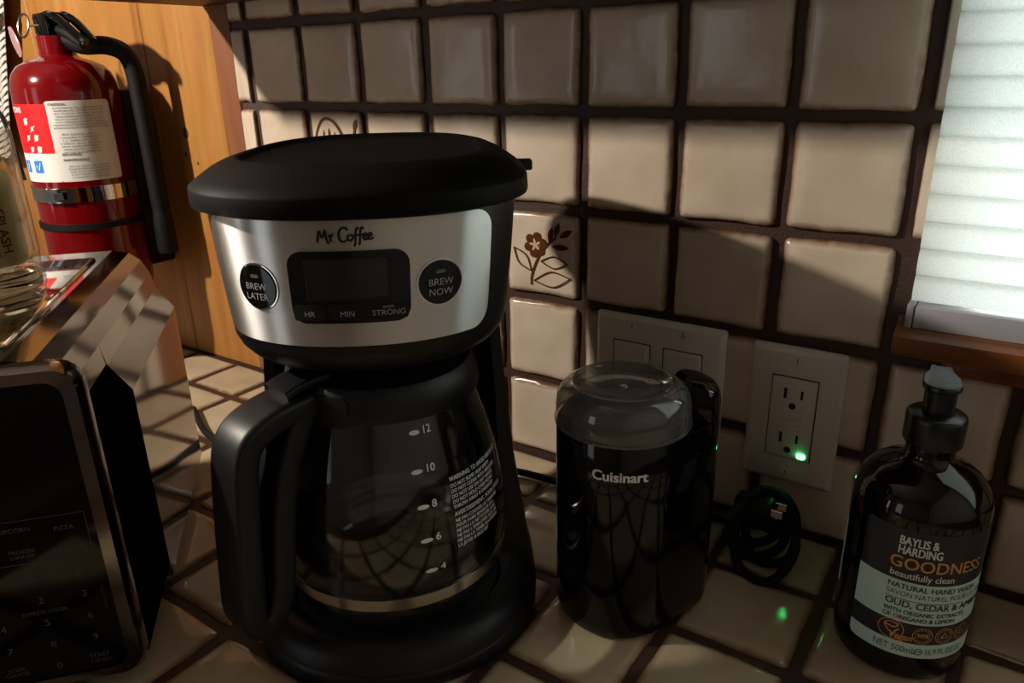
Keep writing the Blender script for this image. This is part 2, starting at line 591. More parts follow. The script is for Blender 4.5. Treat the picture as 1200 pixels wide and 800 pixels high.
struct('floor', box(BM(), RX0, RX1, RY0, 0.0, RZ0 - 0.05, RZ0), M['floor'], 'floor of the kitchen, out of sight below the counter')
struct('ceiling', box(BM(), RX0, RX1, RY0, 0.0, RZ1, RZ1 + 0.05), M['room'], 'ceiling of the kitchen above the picture')
struct('wall_front', box(BM(), RX0, RX1, RY0 - 0.05, RY0, RZ0, RZ1), M['room'], 'wall behind the photographer')
struct('wall_left', box(BM(), RX0 - 0.05, RX0, RY0, 0.0, RZ0, RZ1), M['room'], 'wall at the left end of the kitchen')
struct('wall_right', box(BM(), RX1, RX1 + 0.05, RY0, 0.0, RZ0, RZ1), M['right_paint'], 'wall at the right end of the kitchen')

# back wall: grout bed with a window opening, tiles as parts
WX0, WX1, WZ0, WZ1 = 0.6935, 1.42, 0.2005, 0.86
TILE_L = -0.028
bm = BM()
for x0, x1, z0, z1 in ((TILE_L, WX0, 0.0, RZ1), (WX1, RX1, 0.0, RZ1), (WX0, WX1, 0.0, WZ0), (WX0, WX1, WZ1, RZ1)):
    box(bm, x0, x1, 0.0, 0.10, z0, z1)
box(bm, RX0, RX1, 0.0, 0.10, RZ0, 0.0)
wall_back = struct('wall_back', bm, M['grout'], 'tiled backsplash wall with dark brown grout')


def pillow(name, w, h, t, var=0):
    """square tile lying in local xy, face towards +z, with rounded pillow edges"""
    rnd = random.Random(var)
    bm = BM()
    ts = [0, 0.035, 0.09, 0.2, 0.4, 0.6, 0.8, 0.91, 0.965, 1]
    n = len(ts)
    ph = [rnd.uniform(-1, 1) for _ in range(6)]
    g = []
    for a in ts:
        row = []
        for b in ts:
            x, y = (a - 0.5), (b - 0.5)
            # rounded corners
            cx, cy = max(abs(x) - 0.44, 0), max(abs(y) - 0.44, 0)
            if cx > 0 and cy > 0:
                L = math.hypot(cx, cy)
                k = min(1.0, 0.06 / L) if L > 0.06 else 1.0
                x = math.copysign(0.44 + cx * k, x); y = math.copysign(0.44 + cy * k, y)
            d = min(0.5 - abs(a - 0.5), 0.5 - abs(b - 0.5))
            e = min(1.0, d / 0.09)
            z = t * (0.45 + 0.55 * math.sqrt(max(0, 1 - (1 - e) ** 2)))
            z += 0.0005 * math.sin(5 * a + 3 * ph[0]) * math.sin(4 * b + 3 * ph[1]) * e
            wob = 0.008
            x += wob * math.sin(7 * b + 5 * ph[2]) * (abs(a - 0.5) * 2) ** 4
            y += wob * math.sin(7 * a + 5 * ph[3]) * (abs(b - 0.5) * 2) ** 4
            row.append(bm.verts.new((x * w, y * h, z)))
        g.append(row)
    for i in range(n - 1):
        for j in range(n - 1):
            bm.faces.new((g[i][j], g[i + 1][j], g[i + 1][j + 1], g[i][j + 1]))
    rim = [g[i][0] for i in range(n)] + [g[n - 1][j] for j in range(1, n)] + [g[i][n - 1] for i in range(n - 2, -1, -1)] + [g[0][j] for j in range(n - 2, 0, -1)]
    low = [bm.verts.new((v.co.x, v.co.y, -0.001)) for v in rim]
    for i in range(len(rim)):
        j = (i + 1) % len(rim)
        bm.faces.new((rim[i], low[i], low[j], rim[j]))
    me = bpy.data.meshes.new(name)
    bmesh.ops.recalc_face_normals(bm, faces=bm.faces)
    bm.to_mesh(me); bm.free()
    finish(me, 50)
    return me


GAP = 0.0080
TW = T - GAP
tile_meshes = [pillow('tile', TW, TW, 0.0052, k) for k in range(6)]
for me in tile_meshes: me.materials.append(M['tile'])
ctile_meshes = [pillow('counter_tile', 1.0215 * T - 0.0080, 1.0215 * T - 0.0080, 0.0030, 20 + k) for k in range(6)]
for me in ctile_meshes: me.materials.append(M['ctile'])

# slightly uneven grid lines (measured positions of the grout crossings)
ZL = [0.0 - 0.0017 + 0, 0.0817, 0.1651, 0.2485, 0.3319, 0.4153, 0.4987]
deco = {}
for ci in range(-1, 13):
    for ri in range(0, 6):
        x0, x1 = ci * T + GAP / 2, (ci + 1) * T - GAP / 2
        z0, z1 = ZL[ri] + GAP / 2, ZL[ri + 1] - GAP / 2
        if ci == -1: x0 = TILE_L + 0.002
        if ri == 0: z0 = 0.0035
        if x1 > WX0 + 0.02 and z1 > WZ0:      # window
            if z0 < WZ0 - 0.01: z1 = WZ0 - 0.002
            elif x0 < WX0 - 0.01: x1 = WX0 - 0.002
            else: continue
        o = bpy.data.objects.new('tile', random.choice(tile_meshes))
        COL.objects.link(o)
        o.parent = wall_back
        o.location = ((x0 + x1) / 2 + random.uniform(-.0006, .0006), random.uniform(-0.0006, 0.0004), (z0 + z1) / 2 + random.uniform(-.0006, .0006))
        o.rotation_euler = (PI / 2 + random.uniform(-.012, .012), random.uniform(-.006, .006), random.uniform(-.014, .014))
        o.scale = ((x1 - x0) / TW, (z1 - z0) / TW, 1)
        deco[(ci, ri)] = o


def tile_fn(zz):
    def fn(u, v, off=0.0):
        return (u, v, zz + off)
    return fn


tf = tile_fn(0.0053)


def leaf(bm, x0, y0, x1, y1, w, off=0.0006):
    a, b = Vector((x0, y0)), Vector((x1, y1))
    d = b - a
    nn = Vector((-d.y, d.x)).normalized()
    N = 8
    L = []
    for k in range(N + 1):
        s = k / N
        c = a + d * s
        h = w * math.sin(PI * s) ** 0.8 + 0.0001
        L.append((bm.verts.new(tf(*(c + nn * h), off)), bm.verts.new(tf(*(c - nn * h), off))))
    for (p, q), (r, s) in zip(L[:-1], L[1:]):
        bm.faces.new((p, q, s, r))


# flower tile: tile column 4, row between z = .165 and .2485
ft = deco[(4, 2)]
bm = BM()
S = 0.073


def fp(px, py):      # coordinates read from the enlarged tile (0..1 left to right, bottom to top)
    return ((px - 0.5) * S, (py - 0.5) * S)


stroke(bm, [fp(.36, .10), fp(.37, .24), fp(.46, .46), fp(.58, .62), fp(.72, .74)], 0.0022, tf, 0.0007, taper=False)
for k in range(6):
    a = 2 * PI * k / 6 + 0.3
    c0 = fp(.42, .62)
    pts = []
    for j in range(14):
        b = 2 * PI * j / 14
        pts.append((c0[0] + 0.0078 * math.cos(a) + 0.0042 * math.cos(b), c0[1] + 0.0078 * math.sin(a) + 0.0042 * math.sin(b)))
    vs = [bm.verts.new(tf(x, y, 0.0008)) for x, y in pts]
    bm.faces.new(vs)
for x0, y0, x1, y1, w in ((.62, .66, .66, .86, .0028), (.70, .74, .76, .92, .0026), (.76, .74, .94, .84, .0028), (.66, .62, .90, .62, .0028)):
    leaf(bm, *fp(x0, y0), *fp(x1, y1), w)
for cx in ((.50, .42, .88, .42, .10), (.40, .16, .92, .24, .13), (.36, .28, .10, .56, .10)):
    x0, y0, x1, y1, w = cx
    d = Vector((x1 - x0, y1 - y0)); nn = Vector((-d.y, d.x)).normalized()
    for sgn in (1, -1):
        mid = Vector(((x0 + x1) / 2, (y0 + y1) / 2)) + nn * w * sgn * 0.75
        stroke(bm, [fp(x0, y0), fp(mid.x, mid.y), fp(x1, y1)], 0.0013, tf, 0.0007, taper=False)
obj('flower_motif', bm, M['motif'], ft, label='brown flower sprig painted in relief on a tile')
bm = BM()
for k in range(5):
    a = 2 * PI * k / 5 + 0.5
    c0 = fp(.42, .62)
    leaf(bm, c0[0], c0[1], c0[0] + 0.0062 * math.cos(a), c0[1] + 0.0062 * math.sin(a), 0.0011, 0.0011)
obj('flower_centre', bm, M['motif_fill'], ft)
# basket tile: column 1, row .2485 - .3319
bt = deco.get((1, 3))
bm = BM()
stroke(bm, [fp(.06, .30), fp(.11, .66), fp(.28, .90), fp(.50, .87), fp(.68, .62), fp(.76, .30)], 0.0030, tf, 0.0007, taper=False)
for k, px in enumerate((.16, .27, .38, .49, .60)):
    leaf(bm, *fp(px, .40), *fp(px + .01, (.62, .76, .79, .74, .58)[k]), 0.0022)
stroke(bm, [fp(.80, .34), fp(.86, .60), fp(.92, .84)], 0.0024, tf, 0.0007, taper=False)
leaf(bm, *fp(.89, .76), *fp(.95, .92), 0.0024)
stroke(bm, [fp(.06, .28), fp(.40, .20), fp(.76, .28)], 0.003, tf, 0.0007, taper=False)
obj('basket_motif', bm, M['motif'], bt, label='brown basket motif painted in relief on a tile')

# pine boards to the left of the tiles
bm = BM()
box(bm, RX0, TILE_L, 0.012, 0.10, 0.0, RZ1)
wl = struct('wall_pine', bm, M['wood_dark'], 'pine boarded part of the back wall, left of the tiles')
wl.name = 'wall_back_left'
for x0, x1 in ((-0.0625 - 0.137, -0.0625), (-0.335, -0.2005), (-0.470, -0.336), (-0.606, -0.471), (-0.742, -0.607)):
    b = obj('plank', box(BM(), x0, x1, -0.0012, 0.012, 0.0, 0.60, 0.0012, 1), M['wood'], wl)
for kx, kz, kr in ((-0.143, 0.298, 0.0052), (-0.150, 0.272, 0.0022), (-0.128, 0.262, 0.0016)):
    bm = BM()
    patch(bm, cols_circle(kx, kz, kr, 12, kr * 1.25), lambda u, v, off: (u, -0.0012 - off, v), 0.0003)
    obj('knot', bm, M['knot'], wl)
struct('trim_1', box(BM(), -0.0625, TILE_L, -0.0022, 0.02, 0.0, 0.60, 0.0012, 1), M['wood_trim'], 'reddish wooden strip between the pine boards and the tiles')
struct('wall_far', box(BM(), RX0, -0.744, 0.0, 0.012, 0.0, 0.60), M['room'], 'painted wall behind the white curtain').name = 'wall_corner'

# upper cabinet above the tiles (bottom just above the picture)
cab = empty('upper_cabinet', (0.30, -0.2, 0.4375), 0, 'wooden upper cabinet over the tiles, just above the picture', 'cabinet')
bm = BM()
cab_out = [(-0.3718, 0.199), (-0.3718, -0.016), (0.36, -0.016), (0.36, 0.199)]
rings(bm, [[(x, y, z) for x, y in cab_out] for z in (0.0, 0.50)])
obj('body', bm, M['wood_dark'], cab)
for k in range(2):
    obj('door', box(BM(), -0.3690 + k * 0.364, -0.008 + k * 0.364, -0.0335, -0.0160, 0.0002, 0.49, 0.003, 2), M['wood'], cab)

# countertop
ctop = empty('countertop', (0, 0, 0), 0, 'kitchen counter covered in square beige tiles with dark grout', 'countertop')
obj('counter_slab', box(BM(), -0.75, 1.54, -0.66, 0.0, -0.05, -0.0022), M['grout'], ctop)
CPT = 1.0215 * T
CX0, CY0 = 7.928 * T, -0.9455 * T
CG = CPT - 0.0080
for ci in range(-13, 4):
    for ri in range(-1, 6):
        x0 = CX0 + ci * CPT + 0.004; x1 = x0 + CG
        y1 = CY0 - ri * CPT - 0.004; y0 = y1 - CG
        if ri == -1: y1 = -0.0075
        o = bpy.data.objects.new('tile', random.choice(ctile_meshes))
        COL.objects.link(o)
        o.parent = ctop
        o.location = ((x0 + x1) / 2 + random.uniform(-.0005, .0005), (y0 + y1) / 2 + random.uniform(-.0005, .0005), -0.0030)
        o.rotation_euler = (random.uniform(-.004, .004), random.uniform(-.004, .004), random.uniform(-.006, .006))
        o.scale = ((x1 - x0) / CG, (y1 - y0) / CG, 1)
# base cabinet that carries the counter, below the picture
bc = empty('base_cabinet', (0.5, -0.33, RZ0), 0, 'wooden base cabinet under the tiled counter, below the picture', 'cabinet')
obj('body', box(BM(), -1.2, 1.03, -0.30, 0.325, 0.0, 0.848), M['wood_dark'], bc)

# ------------------------------------------------------------------ window, sill, shade
bm = BM()
fw = 0.012
for x0, x1, z0, z1 in ((WX0, WX0 + fw, WZ0, WZ1), (WX1 - fw, WX1, WZ0, WZ1), (WX0 + fw, WX1 - fw, WZ0, WZ0 + fw), (WX0 + fw, WX1 - fw, WZ1 - fw, WZ1)):
    box(bm, x0, x1, 0.03, 0.08, z0, z1)
win = struct('window_1', bm, M['label_white'], 'window behind the white pleated shade')
obj('pane', box(BM(), WX0 + fw, WX1 - fw, 0.052, 0.056, WZ0 + fw, WZ1 - fw), M['glass'], win)

bm = BM()
prof = [(-0.001, 0.1795), (-0.036, 0.1795), (-0.042, 0.182), (-0.045, 0.188), (-0.044, 0.195), (-0.038, 0.1985), (-0.001, 0.1985)]
rings(bm, [[(x, y, z) for y, z in prof] for x in (0.6745, 0.6765, 1.43)])
struct('trim_2', bm, M['wood_sill'], 'oak window sill with a rounded nose under the white shade')
struct('trim_3', box(BM(), 0.7035, 1.42, -0.022, -0.006, 0.1655, 0.1795, 0.002, 2), M['wood_sill'], 'narrow oak apron moulding under the window sill')

sh = empty('window_shade', (0.68, -0.022, 0.1986), 0, 'white cellular pleated window shade, lowered onto the oak sill', 'window shade')
PH = 0.0178
PL = 0.72
for k in range(28):
    z0 = 0.0165 + k * PH
    bm = BM()
    segs = [(-0.001, 0.0), (-0.0036, 0.04), (-0.0048, 0.16), (-0.0060, 0.38), (-0.0062, 0.55), (-0.0056, 0.75), (-0.0042, 0.95), (-0.001, 1.0)]
    loops = []
    for i in range(2):
        x = 0.0 if i == 0 else PL
        loops.append([(x, d, z0 + f * PH) for d, f in segs])
    va = [[bm.verts.new(p) for p in lp] for lp in loops]
    for a in range(len(segs) - 1):
        bm.faces.new((va[0][a], va[1][a], va[1][a + 1], va[0][a + 1]))
    obj('pleat', bm, M['shade'], sh, 60)
M['rail'] = mat('white_rail_paint', lin(150, 149, 154), 0.4)
obj('bottom_rail', box(BM(), 0.0035, PL, -0.010, 0.010, 0.0, 0.0150, 0.001, 2), M['rail'], sh)
obj('end_cap', box(BM(), -0.0012, 0.0030, -0.0108, 0.0108, -0.0001, 0.0162, 0.001, 2), M['rail'], sh)

# white ribbed curtain at far left
cu = empty('curtain', (-0.50, -0.022, 0.10), 0, 'white ribbed fabric curtain with a dark braided edge, at far left behind the red extinguisher', 'curtain')
bm = BM()
N = 60
rows_ = []
for z in (0.15, 0.20, 0.25, 0.30, 0.36, 0.42, 0.55):
    xr = 0.022 - 0.082 * (0.365 - z) / 0.195
    rows_.append([(-0.36 + (xr + 0.36) * i / N, 0.006 * math.sin(i * 0.62) - 0.0015, z) for i in range(N + 1)])
vv = [[bm.verts.new(p) for p in r] for r in rows_]
vb = [[bm.verts.new((p[0], p[1] + 0.002, p[2])) for p in r] for r in rows_]
for A in (vv, vb):
    for a, b in zip(A[:-1], A[1:]):
        for i in range(N): bm.faces.new((a[i], a[i + 1], b[i + 1], b[i]))
for a in range(len(rows_) - 1):
    bm.faces.new((vv[a][N], vb[a][N], vb[a + 1][N], vv[a + 1][N]))
obj('cloth', bm, M['curtain'], cu, 80)
bm = BM()
tube(bm, smooth_path([(-0.13, -0.010, 0.275), (-0.085, -0.010, 0.262), (-0.055, -0.011, 0.225), (-0.035, -0.010, 0.175), (-0.030, -0.008, 0.12)], 8), 0.0026, 8)
tube(bm, smooth_path([(-0.10, -0.010, 0.345), (-0.04, -0.011, 0.322), (0.0, -0.011, 0.330), (0.016, -0.010, 0.350)], 8), 0.0026, 8)
obj('braid', bm, M['rubber'], cu, label='dark braided trim')

#OBJECTS

# ------------------------------------------------------------------ coffee maker
cm = empty('coffee_maker', (0.3949, -0.2389, 0.0), math.radians(37.1), 'black drip coffee maker with a brushed steel control panel, holding a glass carafe', 'coffee maker')
HA, HBF, HBB = 0.0948, 0.0835, 0.165


def plan(a, bf, bb, nf=2.25, nb=2.78, n=96):
    out = []
    for i in range(n):
        t = 2 * PI * i / n
        c, s = math.cos(t), math.sin(t)
        b, e = (bb, nb) if s >= 0 else (bf, nf)
        out.append((math.copysign(abs(c) ** (2 / e), c) * a, math.copysign(abs(s) ** (2 / e), s) * b))
    return out


def loft_plan(bm, prof, a=HA, bf=HBF, bb=HBB, nf=2.25, nb=2.78, oy=0.0, cap0=True, cap1=True):
    loops = []
    for z, k in prof:
        kx, ky = (k, k) if not isinstance(k, tuple) else k
        loops.append([(x, y + oy, z) for x, y in plan(a * kx, bf * ky, bb * kx, nf, nb)])
    return rings(bm, loops, cap0, cap1)


HZ = 0.0035
HPROF = [(0.298, 0.968), (0.286, 0.960), (0.255, 0.932), (0.2205, 0.890)]


def head_scale(z):
    for (z0, k0), (z1, k1) in zip(HPROF[:-1], HPROF[1:]):
        if z >= z1: return k1 + (k0 - k1) * (z - z1) / (z0 - z1)
    return HPROF[-1][1]


# arc-length table along the front of the head
_tab = []
_s = 0.0
_prev = None
for i in range(0, 401):
    t = -PI / 2 + (i / 400.0) * PI / 2 * 0.98
    x = math.cos(t) ** (2 / 2.25) * HA * 0.915 if t > -PI / 2 else 0.0
    y = -abs(math.sin(t)) ** (2 / 2.25) * HBF * 0.915
    if _prev: _s += math.hypot(x - _prev[0], y - _prev[1])
    _tab.append((_s, x / (HA * 0.915), y / (HBF * 0.915)))
    _prev = (x, y)


def head_fn(u, v, off=0.0):
    s = abs(u)
    lo = 0
    for i in range(len(_tab) - 1):
        if _tab[i + 1][0] >= s:
            lo = i; break
    else: lo = len(_tab) - 2
    a, b = _tab[lo], _tab[lo + 1]
    f = (s - a[0]) / max(1e-9, b[0] - a[0])
    nx = a[1] + (b[1] - a[1]) * f
    ny = a[2] + (b[2] - a[2]) * f
    k = head_scale(v)
    ky = 0.915 + (0.2945 - v) * 1.40
    x, y = nx * HA * k, ny * HBF * ky
    gx, gy = x / (HA * k) ** 2, y / (HBF * ky) ** 2
    g = math.hypot(gx, gy)
    x += gx / g * off; y += gy / g * off
    return (math.copysign(x, u), y, v + HZ)


hp = HPROF + [(0.2150, 0.866), (0.2105, 0.826), (0.207, 0.77), (0.2050, 0.69), (0.2042, 0.5)]
obj('brew_head', loft_plan(BM(), [(z + HZ, (k, 0.915 + (0.2945 - z) * 1.40 if z > 0.2204 else k + 1.0185 - 0.890)) for z, k in reversed(hp)]), M['black'], cm)
lp = [(0.2985, 1.005), (0.2978, 1.03), (0.2984, 1.045), (0.3000, 1.050), (0.3075, 1.046), (0.3090, 1.040), (0.3130, 0.985), (0.3178, 0.910), (0.3210, 0.840), (0.3226, 0.775), (0.3228, 0.755), (0.3222, 0.740), (0.3208, 0.720), (0.3200, 0.69), (0.3196, 0.5), (0.3194, 0.2)]
lid = obj('lid', loft_plan(BM(), lp), M['black_lid'], cm, 50)
bm = BM()
box(bm, 0.0955, 0.1070, 0.050, 0.062, 0.3015, 0.3085, 0.0015, 2)
obj('lid_tab', bm, M['black'], lid)
# brushed panel
bm = BM()
patch(bm, cols_rrect(-0.0905, 0.0800, 0.2255, 0.2920, 0.012, 40, 8), head_fn, 0.0012, -0.0004, 12)
panel = obj('control_panel', bm, M['steel'], cm, 40, 'brushed steel panel')
off0 = 0.0012
# hand-lettered logo
bm = BM()


def logo(cx, cz, h):
    fn = head_fn
    def P(*pts): return [(cx + x * h, cz + y * h) for x, y in pts]
    w = 0.17 * h
    o = off0 + 0.0002
    L = [
        P((-2.28, -.42), (-2.20, .10), (-2.12, .48)), P((-2.12, .48), (-1.98, .08), (-1.90, -.10)), P((-1.90, -.10), (-1.76, .20), (-1.64, .55)), P((-1.64, .55), (-1.60, .0), (-1.50, -.46), (-1.40, -.52)),
        P((-1.36, .18), (-1.30, -.12), (-1.26, -.40)), P((-1.28, -.10), (-1.16, .12), (-1.04, .12)), P((-1.00, -.36), (-.96, -.40)),
        P((.02, .44), (-.14, .66), (-.46, .60), (-.66, .20), (-.60, -.24), (-.34, -.42), (-.04, -.26)),
        P((.16, .10), (.0, .0), (.04, -.28), (.22, -.34), (.38, -.16), (.34, .06), (.18, .10)),
        P((.86, .50), (.74, .64), (.62, .40), (.58, -.10), (.52, -.66), (.40, -.74)), P((.44, .06), (.62, .10), (.84, .08)),
        P((1.22, .54), (1.10, .66), (.98, .42), (.92, -.10), (.86, -.60), (.76, -.66)), P((.82, .06), (1.0, .10), (1.18, .08)),
        P((1.20, -.10), (1.42, .04), (1.36, .18), (1.20, .10), (1.16, -.16), (1.30, -.30), (1.50, -.20)),
        P((1.56, -.06), (1.78, .06), (1.72, .20), (1.56, .12), (1.52, -.14), (1.66, -.28), (1.92, -.14)), P((2.02, -.02), (2.06, -.04)),
    ]
    for pts in L: stroke(bm, pts, w, fn, o, True, 6, False)


logo(0.0000, 0.2840, 0.0066)
obj('logo_lettering', bm, M['print_black'], panel, label='black hand-lettered brand name')
# clock bezel
bm = BM()
patch(bm, cols_rrect(-0.0318, 0.0298, 0.2385, 0.2765, 0.0075, 16, 6), head_fn, 0.0016, 0.0006, 8)
bez = obj('display_bezel', bm, M['black_gloss'], cm, 40, 'glossy black clock bezel')
bm = BM()
patch(bm, cols_rrect(-0.0215, 0.0185, 0.2520, 0.2725, 0.0015, 10, 3), head_fn, 0.0004, 0.0021, 4)
obj('screen', bm, M['screen'], bez, label='dark blank clock screen')
bm = BM()
for u0, u1, v0, v1 in ((-0.0230, -0.0215, 0.2508, 0.2725), (0.0185, 0.0198, 0.2508, 0.2725), (-0.0230, 0.0198, 0.2508, 0.2519)):
    patch(bm, cols_rrect(u0, u1, v0, v1, 0.0, 6), head_fn, 0.0007, 0.0021, 3)
obj('screen_rim', bm, M['black'], bez)
for u0, u1, nm in ((-0.0310, -0.0138, 'HR'), (-0.0126, 0.0070, 'MIN'), (0.0082, 0.0285, 'STRONG')):
    bm = BM()
    patch(bm, cols_rrect(u0, u1, 0.2400, 0.2485, 0.0018, 6, 3), head_fn, 0.0005, 0.0021, 3)
    k = obj('button', bm, M['black_matte'], bez)
    bm = BM()
    text_bm(bm, nm, 0.0043, head_fn, (u0 + u1) / 2, 0.2436, 0.0029)
    obj('lettering', bm, M['print_grey'], bez, label='grey word ' + nm)
bm = BM()
patch(bm, cols_rrect(0.0150, 0.0210, 0.2462, 0.2474, 0.0006, 4, 2), head_fn, 0.0003, 0.0027, 2)
obj('indicator', bm, M['dgrey'], bez)
for cu0, lines in ((-0.0518, ('BREW', 'LATER')), (0.0458, ('BREW', 'NOW'))):
    cz = 0.2565
    bm = BM()
    patch(bm, cols_circle(cu0, cz, 0.0128, 24), head_fn, 0.0009, 0.0007, 6)
    rg = obj('button_ring', bm, M['chrome'], cm, label='bright metal ring around a button')
    bm = BM()
    patch(bm, cols_circle(cu0, cz, 0.0118, 24), head_fn, 0.0016, 0.0009, 6)
    bt_ = obj('brew_button', bm, M['black_gloss'], cm, label='round black button reading ' + ' '.join(lines))
    bm = BM()
    text_bm(bm, lines[0], 0.0051, head_fn, cu0, cz + 0.0002, 0.0028)
    text_bm(bm, lines[1], 0.0051, head_fn, cu0, cz - 0.0052, 0.0028)
    obj('lettering', bm, M['print_grey'], bt_)
    bm = BM()
    patch(bm, cols_rrect(cu0 - 0.0026, cu0 + 0.0026, cz + 0.0050, cz + 0.0069, 0.0008, 4, 2), head_fn, 0.0003, 0.0025, 2)
    obj('indicator', bm, M['dgrey'], bt_)
# column behind the carafe, C-shaped
bm = BM()
loops = []
NC = 40
for z, a, b, yf in ((0.030, 0.0985, 0.150, 0.000), (0.06, 0.0945, 0.149, 0.004), (0.10, 0.0885, 0.148, 0.010), (0.15, 0.0840, 0.146, 0.016), (0.21, 0.0800, 0.144, 0.022)):
    lp_ = []
    for i in range(NC + 1):
        t = PI * i / NC
        c, s = math.cos(t), math.sin(t)
        lp_.append((math.copysign(abs(c) ** (2 / 3.2), c) * a, yf + s ** (2 / 3.2) * (b - yf) if s > 1e-6 else yf, z))
    ri = min(0.0775, a - 0.006)
    for i in range(NC + 1):
        t = PI - PI * i / NC
        lp_.append((ri * math.cos(t) * 0.985, yf + (0.066 - yf) * math.sin(t) if True else 0, z))
    loops.append(lp_)
rings(bm, loops)
obj('column', bm, M['black'], cm, 40)
# base with warming plate
bp = [(0.0, 0.975), (0.002, 1.0), (0.012, 1.003), (0.0135, 0.99), (0.0150, 1.003), (0.022, 0.985), (0.0275, 0.945), (0.0312, 0.885), (0.0322, 0.83), (0.0312, 0.80), (0.0300, 0.78)]
obj('base', loft_plan(BM(), bp, 0.1015, 0.0985, 0.152, 2.05, 3.0), M['black'], cm, 50)
obj('warming_plate', lathe(BM(), [(0.070, 0.0300), (0.070, 0.0318), (0.066, 0.0326), (0.02, 0.0326)], 48, (0.003, -0.016)), M['black_matte'], cm)
# drip spout under the head
obj('drip_spout', lathe(BM(), [(0.030, 0.2035), (0.028, 0.197), (0.018, 0.1945)], 36, (0.002, -0.014)), M['black_gloss'], cm)

# ------------------------------------------------------------------ carafe (lifts off the warming plate)
CX, CY = 0.003, -0.016
th = math.radians(37.1)
cwx = 0.3949 + CX * math.cos(th) - CY * math.sin(th)
cwy = -0.2389 + CX * math.sin(th) + CY * math.cos(th)
ca = empty('carafe', (cwx, cwy, 0.0328), 0, 'glass carafe with a black handle, standing on the coffee maker\'s warming plate', 'carafe')
Z0 = 0.0328
gp = [(0.030, 0.0002), (0.058, 0.0002), (0.0650, 0.003), (0.0690, 0.009), (0.0735, 0.022), (0.0765, 0.040), (0.0772, 0.056), (0.0755, 0.078), (0.0718, 0.100), (0.0665, 0.122), (0.0615, 0.138), (0.0585, 0.149), (0.0575, 0.154)]
bm = BM()
lathe(bm, gp + [(r - 0.0018, z) for r, z in reversed(gp[1:])] + [(0.030, 0.0022)], 64)
obj('glass_body', bm, M['glass_carafe'], ca, 60)


def gr(z):
    for (r0, z0), (r1, z1) in zip(gp[:-1], gp[1:]):
        if z0 <= z <= z1 and z1 > z0: return r0 + (r1 - r0) * (z - z0) / (z1 - z0)
    return gp[-1][0]


bm = BM()
bz0, bz1 = 0.0255, 0.0345
rings(bm, [[((gr(z) + o) * math.cos(2 * PI * i / 64), (gr(z) + o) * math.sin(2 * PI * i / 64), z) for i in range(64)] for z, o in ((bz0, 0.0002), (bz0, 0.0012), (bz1, 0.0012), (bz1, 0.0002))], False, False)
M['band'] = mat('satin_steel_band', lin(222, 212, 200), 0.22, metal=1.0)
bnd = obj('steel_band', bm, M['band'], ca, 40, 'shiny steel band')
bm = BM()
rings(bm, [[((gr(z) + 0.0001) * math.cos(2 * PI * i / 64), (gr(z) + 0.0001) * math.sin(2 * PI * i / 64), z) for i in range(64)] for z in (bz0, bz1)], False, False)
obj('band_lining', bm, M['black_matte'], bnd)
VA = math.radians(-45)      # direction of the camera


def carafe_fn(u, v, off=0.0):
    a = VA + u / 0.072
    r = gr(v) + off
    return (r * math.cos(a), r * math.sin(a), v)


for k, (num, z, u) in enumerate((('12', 0.1370, 0.0178), ('10', 0.1148, 0.0158), ('8', 0.0934, 0.0168), ('6', 0.0722, 0.0168), ('4', 0.0512, 0.0182))):
    bm = BM()
    patch(bm, cols_circle(u, z, 0.0036, 14, 0.00135), carafe_fn, 0.0002, 0.0003, 2)
    text_bm(bm, num, 0.0066, carafe_fn, u + 0.0052, z + 0.0006, 0.0005, 'LEFT', bold=0.0002)
    obj('level_mark', bm, M['print_white'], ca, label='white level mark ' + num)
bm = BM()
rows = ['WARNING: TO AVOID BREAKAGE', 'DO NOT BUMP, HEAT EMPTY', 'DO NOT CLEAN WITH ABRASIVES', 'DO NOT USE ON ANY RANGE', 'DO NOT HOLD OVER PEOPLE', 'THROW AWAY IF DAMAGED', None, 'AVERTISSEMENT, POUR EVITER', 'NE PAS COGNER LA VERSEUSE', 'POUR FAIRE BOUILLIR DE L', 'NE PAS LA NETTOYER AVEC', 'NE PAS L EMPLOYER SUR UN', 'NE PAS LA TENIR AU-DESSUS', 'LA JETER SI ELLE EST']
z = 0.1045
for s in rows:
    if s is None:
        z -= 0.0012; continue
    hd = s[0] in 'WA'
    text_bm(bm, s, 0.0039 if hd else 0.0033, carafe_fn, 0.0355, z, 0.0005, 'LEFT', sx=0.86, bold=0.00012)
    z -= 0.0041 if hd else 0.0034
obj('warning_text', bm, M['print_white'], ca, label='block of small white warning text')
# collar and lid of the carafe
bm = BM()
lathe(bm, [(0.0570, 0.1450), (0.0612, 0.1445), (0.0622, 0.1475), (0.0612, 0.156), (0.0592, 0.1625), (0.0570, 0.1650), (0.054, 0.1650), (0.052, 0.160)], 64, cap0=False, cap1=False)
col_ = obj('collar', bm, M['black'], ca, 40)
obj('carafe_lid', lathe(BM(), [(0.0535, 0.1585), (0.0535, 0.1625), (0.0500, 0.1650), (0.034, 0.1655), (0.032, 0.1635), (0.010, 0.1630)], 48), M['black_matte'], ca)
# handle: planar loop swept with a rounded rectangular section
HD = math.radians(-99)
hd = (math.cos(HD), math.sin(HD))
tn = (-hd[1], hd[0])


def hpt(rho, t, z): return (rho * hd[0] + t * tn[0], rho * hd[1] + t * tn[1], z)


